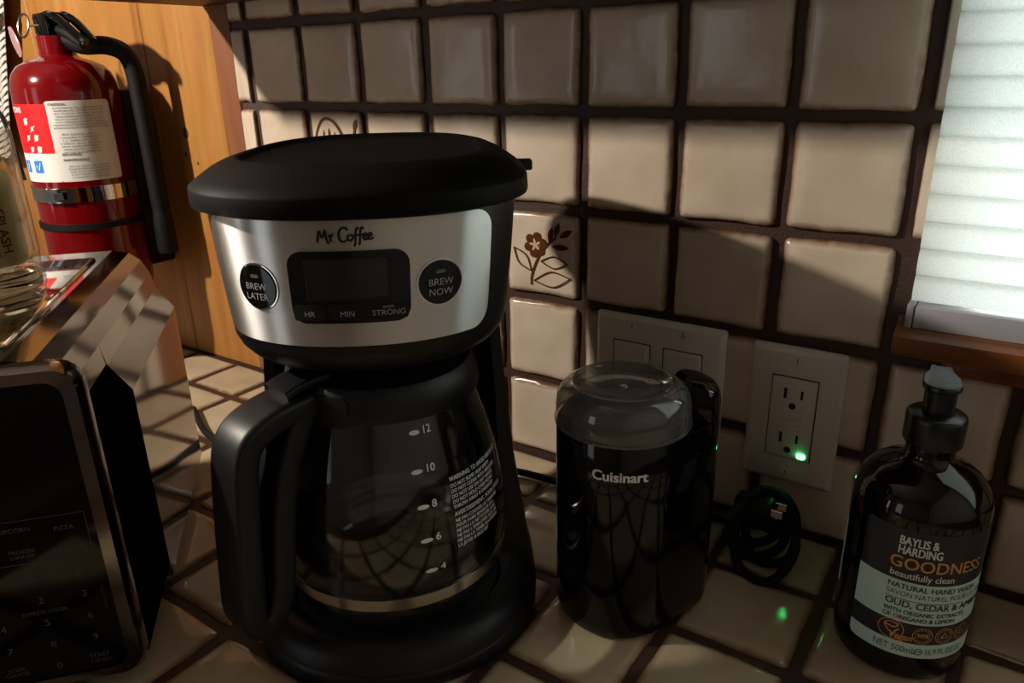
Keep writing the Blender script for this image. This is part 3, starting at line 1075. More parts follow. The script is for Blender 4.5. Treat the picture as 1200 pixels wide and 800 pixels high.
def sweep(bm, path, half_n, half_t, rad=0.004, nseg=4, closed=False):
    N = len(path)
    sec = rrect(-half_n, half_n, -half_t, half_t, rad, nseg)
    loops = []
    for i in range(N):
        if closed: p, q = Vector(path[i - 1]), Vector(path[(i + 1) % N])
        else: p, q = Vector(path[max(i - 1, 0)]), Vector(path[min(i + 1, N - 1)])
        t = (q - p).normalized()
        nrm = Vector((-t.y, t.x))
        loops.append([hpt(path[i][0] + nrm.x * a, b, path[i][1] + nrm.y * a) for a, b in sec])
    return rings(bm, loops, closed=closed)


hpath = [(0.060, 0.1545), (0.074, 0.1535), (0.088, 0.1505), (0.0985, 0.1450), (0.1045, 0.1345), (0.1075, 0.114), (0.1105, 0.084), (0.1130, 0.052), (0.1140, 0.036), (0.1120, 0.0275), (0.1050, 0.0265), (0.0990, 0.0320), (0.0955, 0.0410), (0.0925, 0.053), (0.0900, 0.074), (0.0860, 0.098), (0.0795, 0.122), (0.0710, 0.141), (0.0650, 0.151)]
hp2 = [(p.x, p.y) for p in smooth_path([(a, b, 0) for a, b in hpath], 4)]
bm = BM()
sweep(bm, hp2, 0.0078, 0.0160, 0.0045)
han = obj('handle', bm, M['black'], ca, 45, 'chunky black loop handle')
# thumb lever and clamp block on top of the handle
bm = BM()
sweep(bm, [(0.046, 0.1668), (0.056, 0.1672), (0.066, 0.1662), (0.075, 0.1635)], 0.0030, 0.0120, 0.002)
obj('thumb_lever', bm, M['black'], ca)
bm = BM()
aw = math.radians(46)
f_c = lambda u, v, off: ((0.0612 + off) * math.cos(HD + u / 0.0612), (0.0612 + off) * math.sin(HD + u / 0.0612), v)
patch(bm, cols_rrect(-0.030, 0.036, 0.1425, 0.1610, 0.003, 16, 4), f_c, 0.0018, -0.001, 4)
obj('handle_clamp', bm, M['black'], ca)
# round emblem near the bottom of the handle
def face_fn(u, v, off=0.0):
    # outer face of the strap, u across, v height
    for (r0, z0), (r1, z1) in zip(hp2[:-1], hp2[1:]):
        if z1 <= v <= z0 and r0 > 0.1: rho = r0 + (r1 - r0) * (v - z0) / (z1 - z0 - 1e-9); break
    else: rho = 0.118
    return hpt(rho + 0.0078 + off, u, v)
bm = BM()
ringpatch(bm, -0.002, 0.0385, 0.0050, 0.0057, face_fn, 0.0003)
stroke(bm, [(-0.005, 0.0405), (-0.001, 0.0415), (0.0, 0.039), (-0.003, 0.037), (-0.001, 0.035), (0.002, 0.036), (0.001, 0.039)], 0.0007, face_fn, 0.0003)
obj('emblem', bm, M['dgrey'], han, label='small round embossed emblem')

# power cord of the coffee maker / microwave, lying behind along the wall
bm = BM()
tube(bm, smooth_path([(-0.02, -0.13, 0.0048), (0.04, -0.158, 0.0048), (0.09, -0.170, 0.0048), (0.130, -0.178, 0.0048), (0.20, -0.165, 0.0048), (0.28, -0.10, 0.0048), (0.36, -0.055, 0.0048), (0.46, -0.045, 0.0048), (0.52, -0.035, 0.0048), (0.60, -0.018, 0.0048)], 8), 0.0034, 8)
tag(obj('power_cord', bm, M['rubber']), 'black power cord lying on the tiles behind the coffee maker', 'cord')

# ------------------------------------------------------------------ coffee grinder
gd = empty('coffee_grinder', (0.535, -0.160, 0.0), 0, 'small glossy black electric coffee grinder with a smoky clear lid, standing below the light switches', 'coffee grinder')
GR, TR = 0.0440, 0.0255
TA = math.atan2(0.030, 0.0290); TD = 0.0417
tx, ty = TD * math.cos(TA), TD * math.sin(TA)
phi = math.acos((GR - TR) / TD)


def gplan(d=0.0, n1=44, n2=20):
    """hull of the two circles, grown by d"""
    out = []
    a0, a1 = TA + phi, TA - phi + 2 * PI
    for i in range(n1 + 1):
        a = a0 + (a1 - a0) * i / n1
        out.append(((GR + d) * math.cos(a), (GR + d) * math.sin(a)))
    b0, b1 = TA - phi, TA + phi
    for i in range(1, n2):
        a = b0 + (b1 - b0) * i / n2
        out.append((tx + (TR + d) * math.cos(a), ty + (TR + d) * math.sin(a)))
    return out


bm = BM()
rings(bm, [[(x, y, z) for x, y in gplan(d)] for z, d in ((0.0, -0.0055), (0.0012, -0.0030), (0.004, -0.0012), (0.010, -0.0004), (0.05, 0.0), (0.11, 0.0), (0.1465, 0.0), (0.1478, -0.0008), (0.1480, -0.003))])
gb = obj('body', bm, M['black_gloss'], gd, 40)
text = BM()
gang = math.atan2(-0.411, 0.193) - 0.02
gfn = cyl_fn(0, 0, GR, gang)
text_bm(text, 'Cuisinart', 0.0098, gfn, 0.0, 0.1275, 0.0003, bold=0.0006, sx=0.98)
obj('logo_lettering', text, M['print_white'], gd, label='white brand name')
# raised tail cap (hull minus main circle)
bm = BM()
RC = GR + 0.0007


def tail_outline(d):
    hull = []
    b0, b1 = TA - phi, TA + phi
    for i in range(0, 25):
        a = b0 - 0.05 + (b1 - b0 + 0.1) * i / 24
        p = Vector((tx + (TR + d) * math.cos(a), ty + (TR + d) * math.sin(a)))
        if p.length < RC: p = p.normalized() * RC
        hull.append((p.x, p.y))
    a1 = math.atan2(hull[-1][1], hull[-1][0]); a0 = math.atan2(hull[0][1], hull[0][0])
    for i in range(1, 16):
        a = a1 + (a0 - a1) * i / 16
        hull.append((RC * math.cos(a), RC * math.sin(a)))
    return hull


rings(bm, [[(x, y, z) for x, y in tail_outline(d)] for z, d in ((0.1485, 0.0), (0.160, -0.0002), (0.1655, -0.0015), (0.1695, -0.0045), (0.1722, -0.0095), (0.1728, -0.013))])
obj('tail_cap', bm, M['black_gloss'], gd, 40)
bm = BM()
lathe(bm, [(GR + 0.0005, 0.1486), (GR + 0.0005, 0.1600), (GR - 0.0006, 0.1660), (GR - 0.0040, 0.1715), (GR - 0.0090, 0.1745), (GR - 0.0122, 0.1752), (GR - 0.0135, 0.1742), (GR - 0.0150, 0.1722), (0.015, 0.1705), (0.0003, 0.1705)], 64, cap0=False)
gl = obj('lid', bm, M['smoke'], gd, 60, 'smoky transparent lid with a dished top')
obj('lid_pip', lathe(BM(), [(0.0026, 0.1704), (0.0026, 0.1712), (0.0012, 0.1716)], 16), M['chrome'], gl)
bm = BM()
lathe(bm, [(GR + 0.0006, 0.1478), (GR + 0.0014, 0.1482), (GR + 0.0014, 0.1494), (GR + 0.0006, 0.1498)], 64, cap0=False, cap1=False)
obj('lid_rim', bm, M['smoke'], gl)
# steel bowl and black deck under the lid
obj('bowl', lathe(BM(), [(0.0402, 0.1481), (0.0402, 0.1535), (0.0375, 0.1550), (0.0355, 0.1545), (0.034, 0.1490), (0.031, 0.1484), (0.004, 0.1484)], 48), M['dgrey'], gd)
bm = BM()
tube(bm, [(0.022, 0.004, 0.1530), (0.0, 0.0, 0.1515), (-0.022, -0.004, 0.1530)], 0.0016, 6)
obj('blade', bm, M['dgrey'], gd)
# grinder cord with its plug, bundled behind
bm = BM()
def gl3(u, v, y):     # a point on the vertical plane at depth y, relative to the grinder
    return Vector((u - 0.535, y + 0.160, v))
tube(bm, smooth_path([gl3(.590, .050, -.095), gl3(.603, .060, -.055), gl3(.622, .048, -.045), gl3(.634, .020, -.060), gl3(.624, .004, -.085), gl3(.600, .004, -.080), gl3(.588, .018, -.060), gl3(.594, .042, -.050), gl3(.612, .050, -.035), gl3(.628, .036, -.040), gl3(.630, .010, -.055), gl3(.612, .004, -.065), gl3(.592, .004, -.050), gl3(.575, .006, -.04)], 10), 0.0036, 8)
cord = obj('cord', bm, M['rubber'], gd)
bm = BM()
tube(bm, smooth_path([gl3(.608, .030, -.052), gl3(.6, .022, -.040), gl3(.612, .014, -.036), gl3(.620, .024, -.048), gl3(.608, .030, -.052)], 8), 0.0032, 8)
tube(bm, smooth_path([gl3(.586, .040, -.070), gl3(.600, .052, -.050), gl3(.618, .040, -.040), gl3(.622, .014, -.048), gl3(.606, .0045, -.062), gl3(.590, .014, -.070), gl3(.586, .040, -.070)], 8), 0.0036, 8)
tube(bm, smooth_path([gl3(.590, .030, -.048), gl3(.604, .040, -.034), gl3(.616, .030, -.030), gl3(.612, .010, -.036), gl3(.596, .006, -.046), gl3(.590, .030, -.048)], 8), 0.0036, 8)
obj('cord_tie', bm, M['rubber'], gd)
bm = BM()
pc = gl3(.604, .049, -.062)
box(bm, pc.x - 0.017, pc.x + 0.012, pc.y - 0.009, pc.y + 0.009, pc.z - 0.007, pc.z + 0.008, 0.004, 3)
plug = obj('plug', bm, M['black_matte'], gd)
bm = BM()
for s in (-1, 1):
    box(bm, pc.x + 0.010, pc.x + 0.020, pc.y + s * 0.0058 - 0.0008, pc.y + s * 0.0058 + 0.0008, pc.z - 0.001, pc.z + 0.005, 0.0004, 1)
obj('prongs', bm, M['chrome'], plug, label='bright metal plug prongs')

# ------------------------------------------------------------------ wall plates
def bevel_plate(bm, w, h, t=0.0052, ins=0.0042):
    return rings(bm, [[(x, -d, z) for x, z in rrect(-w / 2 + i, w / 2 - i, -h / 2 + i, h / 2 - i, max(0.0012, 0.003 - i), 3)] for d, i in ((-0.001, 0.0), (t * 0.35, 0.0), (t * 0.8, ins * 0.6), (t, ins))])


PY = -0.0048
sw = empty('switch_plate', (0.4940, PY, 0.1075), 0, 'two-gang almond wall plate with two rocker light switches, behind the coffee grinder', 'light switch')
obj('plate', bevel_plate(BM(), 0.1168, 0.1143), M['plate'], sw, 30)
for k, sx in enumerate((-0.0232, 0.0232)):
    bm = BM()
    box(bm, sx - 0.0168, sx + 0.0168, -0.0064, -0.004, -0.0335, 0.0335, 0.0014, 2)
    fr_ = obj('switch_frame', bm, M['plate'], sw, 30)
    obj('recess_line', box(BM(), sx - 0.0176, sx + 0.0176, -0.00535, -0.005, -0.0343, 0.0343), M['slot'], sw)
    bm = BM()
    h = 0.0305; w = 0.0142
    loops = [[(sx - w, -0.0062, z), (sx + w, -0.0062, z), (sx + w, -d, z), (sx - w, -d, z)] for z, d in ((-h, 0.0118), (0.0, 0.0080), (h, 0.0074))]
    rings(bm, loops)
    obj('rocker', bm, M['plate'], fr_, 20)
    for sz in (-1, 1):
        bm = BM()
        patch(bm, cols_circle(sx, sz * 0.0485, 0.0031, 14), lambda u, v, off: (u, -0.0052 - off, v), 0.0009, 0, 3)
        s_ = obj('screw', bm, M['plate'], sw)
        bm = BM()
        box(bm, sx - 0.0003, sx + 0.0003, -0.00625, -0.0058, sz * 0.0485 - 0.0026, sz * 0.0485 + 0.0026)
        obj('screw_slot', bm, M['slot'], s_)

ol = empty('wall_outlet', (0.6095, PY, 0.1035), 0, 'almond wall outlet with two sockets and a lit green indicator, left of the soap bottle', 'outlet')
obj('plate', bevel_plate(BM(), 0.0705, 0.1160), M['plate'], ol, 30)
rc = obj('receptacle', box(BM(), -0.0168, 0.0168, -0.0072, -0.004, -0.0340, 0.0340, 0.0008, 2), M['plate'], ol, 30)
bm = BM()
box(bm, -0.0177, 0.0177, -0.00535, -0.005, -0.0349, 0.0349)
obj('recess_line', bm, M['slot'], ol)
for zc in (0.0190, -0.0190):
    bm = BM()
    box(bm, -0.0072, -0.0050, -0.0074, -0.0070, zc - 0.002, zc + 0.0068)
    box(bm, 0.0054, 0.0073, -0.0074, -0.0070, zc - 0.001, zc + 0.0062)
    patch(bm, cols_circle(0.0, zc - 0.0078, 0.0027, 12), lambda u, v, off: (u, -0.0070 - off, v), 0.0004, 0, 2)
    obj('socket_holes', bm, M['slot'], ol)
for z0 in (0.0012, -0.0052):
    obj('test_button', box(BM(), -0.0075, 0.0075, -0.0080, -0.0070, z0, z0 + 0.0045, 0.0004, 1), M['plate'], ol)
bm = BM()
patch(bm, cols_rrect(0.0078, 0.0142, -0.0322, -0.0280, 0.0018, 4, 3), lambda u, v, off: (u, -0.0070 - off, v), 0.0008, 0, 3)
obj('indicator_light', bm, M['led'], ol, label='glowing green indicator light')
for sz in (-1, 1):
    bm = BM()
    patch(bm, cols_circle(0, sz * 0.0485, 0.0031, 14), lambda u, v, off: (u, -0.0052 - off, v), 0.0009, 0, 3)
    s_ = obj('screw', bm, M['plate'], ol)
    obj('screw_slot', box(BM(), -0.0003, 0.0003, -0.00625, -0.0058, sz * 0.0485 - 0.0026, sz * 0.0485 + 0.0026), M['slot'], s_)

# ------------------------------------------------------------------ soap bottle
SBX, SBY, SR = 0.7100, -0.0955, 0.0388
sb = empty('soap_bottle', (SBX, SBY, 0.0), 0, 'black hand soap pump bottle with a mint green label, under the window sill', 'soap bottle')
spf = [(0.020, 0.0018), (0.0335, 0.0), (0.0365, 0.0012), (0.0382, 0.0045), (0.0388, 0.012), (0.0388, 0.112), (0.0380, 0.1185), (0.0355, 0.1245), (0.0310, 0.1305), (0.0250, 0.1350), (0.0185, 0.1380), (0.0148, 0.1405), (0.0138, 0.144), (0.0138, 0.153)]
obj('bottle', lathe(BM(), spf, 72), M['soap'], sb, 50)
obj('cap', lathe(BM(), [(0.0150, 0.1500), (0.0163, 0.1505), (0.0167, 0.1520), (0.0167, 0.1665), (0.0162, 0.1685), (0.0150, 0.1695), (0.0095, 0.1700), (0.0092, 0.1695)], 40), M['pump'], sb, 40)
bm = BM()
lathe(bm, [(0.0086, 0.1690), (0.0088, 0.1835), (0.0086, 0.1850)], 32)
obj('pump_stem', bm, M['pump'], sb, 40)
bm = BM()
na = math.radians(98)


def head_out(k):
    out = []
    L, w0, w1 = 0.024, 0.0106, 0.0060
    for i in range(25):
        a = PI / 2 + PI * i / 24
        out.append((w0 * k * math.cos(a), w0 * k * math.sin(a)))
    for x, y in ((0.010, -w0 * 0.92 * k), (0.0165, -w1 * 1.15 * k), (L, -w1 * k), (L + 0.0015, -w1 * 0.6 * k), (L + 0.0015, w1 * 0.6 * k), (L, w1 * k), (0.0165, w1 * 1.15 * k), (0.010, w0 * 0.92 * k)):
        out.append((x, y))
    return out


loops = []
for z, k, dip in ((0.1843, 0.92, 0), (0.1853, 1.0, 0), (0.1873, 1.0, 0), (0.1883, 0.94, 0), (0.1879, 0.75, 1)):
    loops.append([(x * math.cos(na) - y * math.sin(na), x * math.sin(na) + y * math.cos(na), z + max(0, x) * 0.06) for x, y in head_out(k)])
rings(bm, loops)
obj('pump_head', bm, M['pump'], sb, 40)
cang = math.atan2(-0.57113 - SBY, 0.72824 - SBX)     # towards the camera
LA = cang + math.radians(-13)
lf = cyl_fn(0, 0, SR, LA)
D2 = math.radians(1) * SR
u0l, u1l = -28 * D2, 120 * D2
bm = BM()
patch(bm, cols_rrect(u0l, u1l, 0.0195, 0.1085, 0.004, 36, 5), lf, 0.00015, 0.00005, 4)
lb = obj('label', bm, M['navy'], sb, 60, 'dark front label')
bm = BM()
patch(bm, cols_rrect(u0l, u1l, 0.0445, 0.0735, 0.0, 36, 0), lf, 0.00012, 0.0002, 3)
obj('label_band', bm, M['mint'], lb, 60, 'mint green label panel')
bm = BM()
cc = [(u, lo, 0.0300) for u, lo, hi in cols_rrect(u0l, u1l, 0.0197, 0.0400, 0.004, 36, 5)]
patch(bm, cc, lf, 0.00012, 0.0002, 3)
obj('label_band', bm, M['mint'], lb, 60, 'narrow mint green strip at the foot of the label')
bm = BM()
patch(bm, cols_rrect(-94 * D2, -62 * D2, 0.040, 0.090, 0.002, 10, 3), lf, 0.00015, 0.00005, 3)
obj('back_label', bm, M['mint'], sb, 60, 'edge of the mint back label')


def lab_text(rows, material, name, bold=0.0):
    bm = BM()
    for s, size, u, v, sx, bo in rows:
        text_bm(bm, s, size, lf, u, v, 0.0005, 'LEFT', sx=sx, bold=bo)
    return obj(name, bm, material, lb)


lab_text([('BAYLIS &', 0.0080, 0.0022, 0.1010, 0.66, 0.0003), ('HARDING', 0.0080, 0.0022, 0.0945, 0.66, 0.0003)], M['print_white'], 'brand_lettering')
lab_text([('GOODNESS', 0.0112, -0.0012, 0.0858, 0.92, 0.00025)], M['copper'], 'title_lettering')
lab_text([('beautifully clean', 0.0062, 0.0, 0.0779, 0.90, 0.0001)], M['print_white'], 'tagline_lettering')
lab_text([('NATURAL HAND WASH', 0.0052, 0.0, 0.0696, 0.94, 0.0002), ('SAVON NATUREL POUR LES MAINS', 0.0050, 0.0, 0.0645, 0.86, 0),
          ('OUD, CEDAR & AMBER', 0.0064, 0.0, 0.0575, 0.94, 0.0003), ('WITH ORGANIC EXTRACTS', 0.0042, 0.0, 0.0518, 0.90, 0.0002), ('OF OREGANO & LEMON', 0.0042, 0.0, 0.0476, 0.90, 0.0002),
          ('NET 500mL', 0.0066, -0.0025, 0.0247, 0.74, 0), ('16.9 FL.OZ US', 0.0064, 0.0265, 0.0247, 0.66, 0)], M['print_teal'], 'small_lettering')
bm = BM()
patch(bm, [(0.0 + 0.045 * k / 16, 0.0606, 0.0609) for k in range(17)], lf, 0.0001, 0.0004, 1)
obj('label_rule', bm, M['print_teal'], lb)
bm = BM()
ringpatch(bm, 0.0232, 0.0247, 0.0018, 0.0024, lf, 0.0005)
patch(bm, [(0.0218 + 0.0028 * k / 4, 0.0244, 0.0250) for k in range(5)], lf, 0.0001, 0.0005, 1)
obj('estimated_sign', bm, M['print_teal'], lb)
bm = BM()
VU = 0.0062
ringpatch(bm, VU, 0.0378, 0.0068, 0.0073, lf, 0.0005)
stroke(bm, [(VU - 0.0042, 0.0406), (VU - 0.0008, 0.0431), (VU + 0.0036, 0.0416), (VU + 0.0012, 0.0394), (VU - 0.0034, 0.0402), (VU - 0.0018, 0.0370), (VU + 0.0014, 0.0344)], 0.0010, lf, 0.0005)
stroke(bm, [(VU + 0.0014, 0.0344), (VU + 0.0028, 0.0372), (VU + 0.0048, 0.0390)], 0.0009, lf, 0.0005)
text_bm(bm, 'Vegan', 0.0066, lf, VU - 0.0006, 0.0338, 0.0007, 'LEFT', sx=0.82, slant=0.2, bold=0.0003)
obj('vegan_mark', bm, M['copper'], lb, label='copper round vegan mark')
bm = BM()
for k, (u, s) in enumerate(((0.0240, '98%'), (0.0372, ''), (0.0500, ''))):
    ringpatch(bm, u, 0.0368, 0.0054, 0.0058, lf, 0.0005)
    ringpatch(bm, u, 0.0368, 0.0040, 0.0042, lf, 0.0005)
    if k == 0: text_bm(bm, s, 0.0040, lf, u, 0.0369, 0.0006, bold=0.0002)
    else: stroke(bm, [(u - 0.0022, 0.0356), (u, 0.0390), (u + 0.0022, 0.0356), (u - 0.0020, 0.0354)], 0.0009, lf, 0.0005, False, taper=False)
    for j in range(14):
        a = 2 * PI * j / 14
        if abs(math.sin(a)) > 0.25:
            stroke(bm, [(u + 0.0045 * math.cos(a), 0.0368 + 0.0045 * math.sin(a)), (u + 0.0051 * math.cos(a), 0.0368 + 0.0051 * math.sin(a))], 0.0007, lf, 0.0005, False, taper=False)
obj('round_marks', bm, M['copper'], lb, label='three copper round marks')

# ------------------------------------------------------------------ microwave
# local frame: x runs along the front to the right, y runs back, z up; origin at the right edge where chrome sheet meets the front section
mwr = math.atan2(0.758, 0.652)
mw = empty('microwave', (0.248, -0.329, 0.0008), mwr, 'black and polished chrome microwave oven at the left edge of the counter', 'microwave')
W = 0.42
top = [(0.0, 0.012), (0.0, 0.165), (-0.0125, 0.185), (-0.0150, 0.199), (-0.0205, 0.2110), (-0.0290, 0.2185), (-0.0420, 0.2215)]
full = top + [(-W + 0.042, 0.2215), (-W + 0.029, 0.2185), (-W + 0.0205, 0.211), (-W + 0.015, 0.199), (-W + 0.0125, 0.185), (-W, 0.165), (-W, 0.012)]
bm = BM()
rings(bm, [[(x, y, z) for x, z in full] for y in (0.198, 0.001)])
obj('casing', bm, M['chrome_soft'], mw, 12, 'polished chrome casing')
bm = BM()
fr_top = [(-0.0130, 0.1855)] + top[3:] + [(-W + 0.042, 0.2215), (-W + 0.029, 0.2185), (-W + 0.0205, 0.211), (-W + 0.015, 0.199), (-W + 0.0130, 0.1855)]
rings(bm, [[(x, y, z) for x, z in fr_top] for y in (0.001, -0.078)])
obj('front_hood', bm, M['chrome_soft'], mw, 12, 'polished chrome top of the front section')
bm = BM()
fs_ = [(-W + 0.004, 0.012), (-0.004, 0.012), (-0.004, 0.164), (-0.0145, 0.1835), (-W + 0.0145, 0.1835), (-W + 0.004, 0.164)]
rings(bm, [[(x, y, z) for x, z in fs_] for y in (-0.0785, 0.0008)])
M['black_deep'] = mat('deep_black_plastic', lin(4, 4, 4), 0.7, spec=0.0)
obj('front_section', bm, M['black_deep'], mw)
bm = BM()
box(bm, -W + 0.05, -0.0475, -0.055, 0.165, 0.2205, 0.2240, 0.0018, 2)
obj('top_panel', bm, M['chrome'], mw, label='raised mirror-like top panel')
for x in (-0.03, -W + 0.03):
    for y in (-0.05, 0.17):
        obj('foot', lathe(BM(), [(0.010, 0.0), (0.011, 0.004), (0.011, 0.013)], 16, (x, y)), M['rubber'], mw)
# chrome door frame and black glass
out_ = rrect(-W + 0.004, -0.003, 0.006, 0.2200, 0.014, 6)
inn_ = rrect(-W + 0.013, -0.0130, 0.014, 0.2105, 0.010, 6)
out2 = rrect(-W + 0.007, -0.0055, 0.009, 0.2175, 0.012, 6)
bm = BM()
rings(bm, [[(x, -0.079, z) for x, z in out_], [(x, -0.087, z) for x, z in out_], [(x, -0.0915, z) for x, z in out2], [(x, -0.0905, z) for x, z in inn_], [(x, -0.080, z) for x, z in inn_]], closed=True)
M['mw_frame'] = mat('dark_chrome_trim', lin(128, 122, 116), 0.14, metal=1.0)
obj('front_frame', bm, M['mw_frame'], mw, 40, 'chrome frame around the black front')
bm = BM()
rings(bm, [[(x, y, z) for x, z in rrect(-W + 0.0135, -0.0135, 0.0145, 0.2100, 0.010, 6)] for y in (-0.079, -0.0893)])
pnl = obj('front_glass', bm, M['black_gloss'], mw, 40, 'glossy black door and keypad')
kf = lambda u, v, off=0.0: (u, -0.0893 - off, v)
for c_, row in enumerate((('1', '4', '7'), ('2', '5', '8', '0'), ('3', '6', '9'))):
    for r_, s in enumerate(row):
        bm = BM()
        text_bm(bm, s, 0.0068, kf, -0.0755 + c_ * 0.0237, 0.0716 - r_ * 0.0165, 0.0002)
        obj('number_key', bm, M['print_dim'], pnl, label='dim printed number ' + s)
for s, u, v, sz in (('POPCORN', -0.0565, 0.1215, 0.0040), ('PIZZA', -0.030, 0.1190, 0.0040), ('FROZEN', -0.0545, 0.1070, 0.0036), ('DINNER', -0.0545, 0.1035, 0.0036), ('BEVERAGE', -0.030, 0.1045, 0.0036), ('DEFROST', -0.0535, 0.0880, 0.0042), ('POWER', -0.030, 0.0885, 0.0038), ('LEVEL', -0.030, 0.0848, 0.0038),
                    ('EXPRESS COOK', -0.0515, 0.0632, 0.0036), ('START', -0.0285, 0.0245, 0.0040), ('+30 SEC', -0.0285, 0.0205, 0.0034), ('STOP/', -0.0750, 0.0245, 0.0036), ('CANCEL', -0.0750, 0.0210, 0.0036)):
    bm = BM()
    text_bm(bm, s, sz, kf, u, v, 0.0002)
    obj('key_lettering', bm, M['print_dim'], pnl, label='dim printed key word ' + s)
bm = BM()
for u0, u1, v0, v1 in ((-0.120, -0.0175, 0.0985, 0.0988), (-0.120, -0.0175, 0.1275, 0.1278), (-0.0178, -0.0175, 0.0985, 0.1278), (-0.0182, -0.0180, 0.0575, 0.0755)):
    patch(bm, [(u0, v0, v1), (u1, v0, v1)], kf, 0.0001, 0.0001, 1)
obj('key_outline', bm, M['print_dim'], pnl)

# drinking glass on the microwave
mwm = Matrix.Translation((0.248, -0.329, 0)) @ Matrix.Rotation(mwr, 4, 'Z')
gx, gy = 0.1375, -0.357
dg_ = empty('drinking_glass', (gx, gy, 0.2242), 0, 'clear straight-sided drinking glass holding an olive green printed packet, on top of the microwave', 'glass')
R_ = 0.0355
gprof = [(0.001, 0.001), (0.030, 0.0), (0.0345, 0.0015), (R_, 0.005), (R_, 0.016), (R_ - 0.0008, 0.019), (R_ - 0.0004, 0.024), (R_, 0.030), (R_ + 0.0002, 0.110), (R_ - 0.0008, 0.1116), (R_ - 0.0022, 0.110), (R_ - 0.0028, 0.028), (R_ - 0.006, 0.022), (0.020, 0.019), (0.001, 0.018)]
obj('glass', lathe(BM(), gprof, 56, cap0=True, cap1=True), M['glass'], dg_, 40)
M['thick_glass'] = mat('thick_glass', lin(225, 205, 170), 0.03, trans=1.0, ior=1.5)
obj('glass_base', lathe(BM(), [(0.004, 0.0016), (0.028, 0.0016), (0.0335, 0.0045), (0.0338, 0.0150), (0.030, 0.0176), (0.004, 0.0176)], 48), M['thick_glass'], dg_, 40, 'thick glass base')
ga = math.atan2(-0.57113 - gy, 0.72824 - gx)
pf = cyl_fn(0, 0, R_ - 0.0042, ga)
bm = BM()
patch(bm, cols_rrect(-0.052, 0.036, 0.0235, 0.087, 0.010, 30, 6), pf, 0.0012, -0.0014, 8)
pk = obj('packet', bm, M['olive'], dg_, 60, 'olive green printed packet inside the glass')
bm = BM()
text_bm(bm, 'SPLASH', 0.0090, pf, 0.0165, 0.0475, 0.0003, rot=-PI / 2, bold=0.0003)
for k, s in enumerate(('NATURAL FRUIT', 'FLAVOUR')):
    text_bm(bm, s, 0.0046, pf, 0.0098 - k * 0.0045, 0.0475, 0.0003, rot=-PI / 2)
obj('packet_lettering', bm, M['heart'], pk, label='red printed word SPLASH running downwards')
bm = BM()
for s in (-1, 1):
    patch(bm, cols_circle(-0.003 + s * 0.0035, 0.0725, 0.0048, 14), pf, 0.0002, 0.0002, 3)
vs = [bm.verts.new(pf(u, v, 0.00045)) for u, v in ((-0.0112, 0.0715), (-0.003, 0.0600), (0.0052, 0.0715), (-0.003, 0.0745))]
bm.faces.new(vs)
obj('packet_fruit', bm, M['heart'], pk, label='dark red fruit print')
bm = BM()
patch(bm, cols_rrect(-0.050, -0.0015, 0.0905, 0.0985, 0.0, 12, 0), pf, 0.0012, 0, 2)
st = obj('sticker', bm, M['label_red'], dg_, label='red and blue sticker at the rim')
bm = BM()
patch(bm, cols_rrect(-0.050, -0.001, 0.0868, 0.0905, 0.0, 12, 0), pf, 0.0012, 0, 2)
obj('sticker_stripe', bm, M['label_white'], st)
bm = BM()
patch(bm, cols_rrect(-0.050, -0.004, 0.0880, 0.0892, 0.0, 12, 0), pf, 0.0003, 0.0012, 2)
obj('sticker_stripe', bm, M['label_blue'], st)

# ------------------------------------------------------------------ fire extinguisher
EX, EY, ER = -0.2320, -0.090, 0.0565
ex = empty('fire_extinguisher', (EX, EY, 0.110), 0, 'red fire extinguisher with a black hose, hung on the pine boards', 'fire extinguisher')
zo = 0.110
ep = [(0.030, 0.002), (0.048, 0.0), (0.0545, 0.004), (ER, 0.014), (ER, 0.240), (0.0555, 0.250), (0.0520, 0.2605), (0.0450, 0.2690), (0.0340, 0.2745), (0.0240, 0.2770), (0.0200, 0.2800), (0.0192, 0.285), (0.0192, 0.3010)]
obj('tank', lathe(BM(), ep, 64), M['red'], ex, 40)
eca = math.atan2(-0.57113 - EY, 0.72824 - EX)
ef = cyl_fn(0, 0, ER, eca)
DE = math.radians(1) * ER
bm = BM()
patch(bm, cols_rrect(-26 * DE, 45 * DE, 0.252 - zo, 0.3415 - zo, 0.004, 24, 4), ef, 0.0003, 0, 4)
el = obj('label', bm, M['label_white'], ex, 60, 'white printed label')
bm = BM()
patch(bm, cols_rrect(-100 * DE, -25 * DE, 0.2845 - zo, 0.3385 - zo, 0.0, 24, 0), ef, 0.0003, 0.0001, 3)
er_ = obj('instruction_label', bm, M['label_red'], ex, 60, 'red instruction label')
bm = BM()
patch(bm, cols_rrect(-100 * DE, -25 * DE, 0.2520 - zo, 0.2846 - zo, 0.0, 24, 0), ef, 0.0003, 0.0, 3)
ew = obj('label_strip', bm, M['label_white'], ex, 60)
bm = BM()
rr = random.Random(3)
for k in range(9):
    text_bm(bm, ''.join(rr.choice('aeonrtis lmcdu ') for _ in range(40)), 0.0034, ef, 9 * DE, 0.334 - k * 0.0031 - zo, 0.0006, sx=0.95) if k < 8 else None
text_bm(bm, 'CAUTION', 0.0038, ef, -22 * DE, 0.3375 - zo, 0.0006, 'LEFT', bold=0.0002)
for k in range(7):
    text_bm(bm, ''.join(rr.choice('aeonrtis lmcdu ') for _ in range(30)), 0.0036, ef, 4 * DE, 0.305 - k * 0.0033 - zo, 0.0006, sx=0.9)
for k in range(5):
    text_bm(bm, ''.join(rr.choice('aeonrtis lmcdu ') for _ in range(34)), 0.0034, ef, 8 * DE, 0.2695 - k * 0.0032 - zo, 0.0006, sx=0.9)
text_bm(bm, 'MAINTENANCE', 0.0038, ef, -18 * DE, 0.2765 - zo, 0.0006, 'LEFT', bold=0.0002)
text_bm(bm, 'RECHARGE', 0.0038, ef, -18 * DE, 0.2825 - zo, 0.0006, 'LEFT', bold=0.0002)
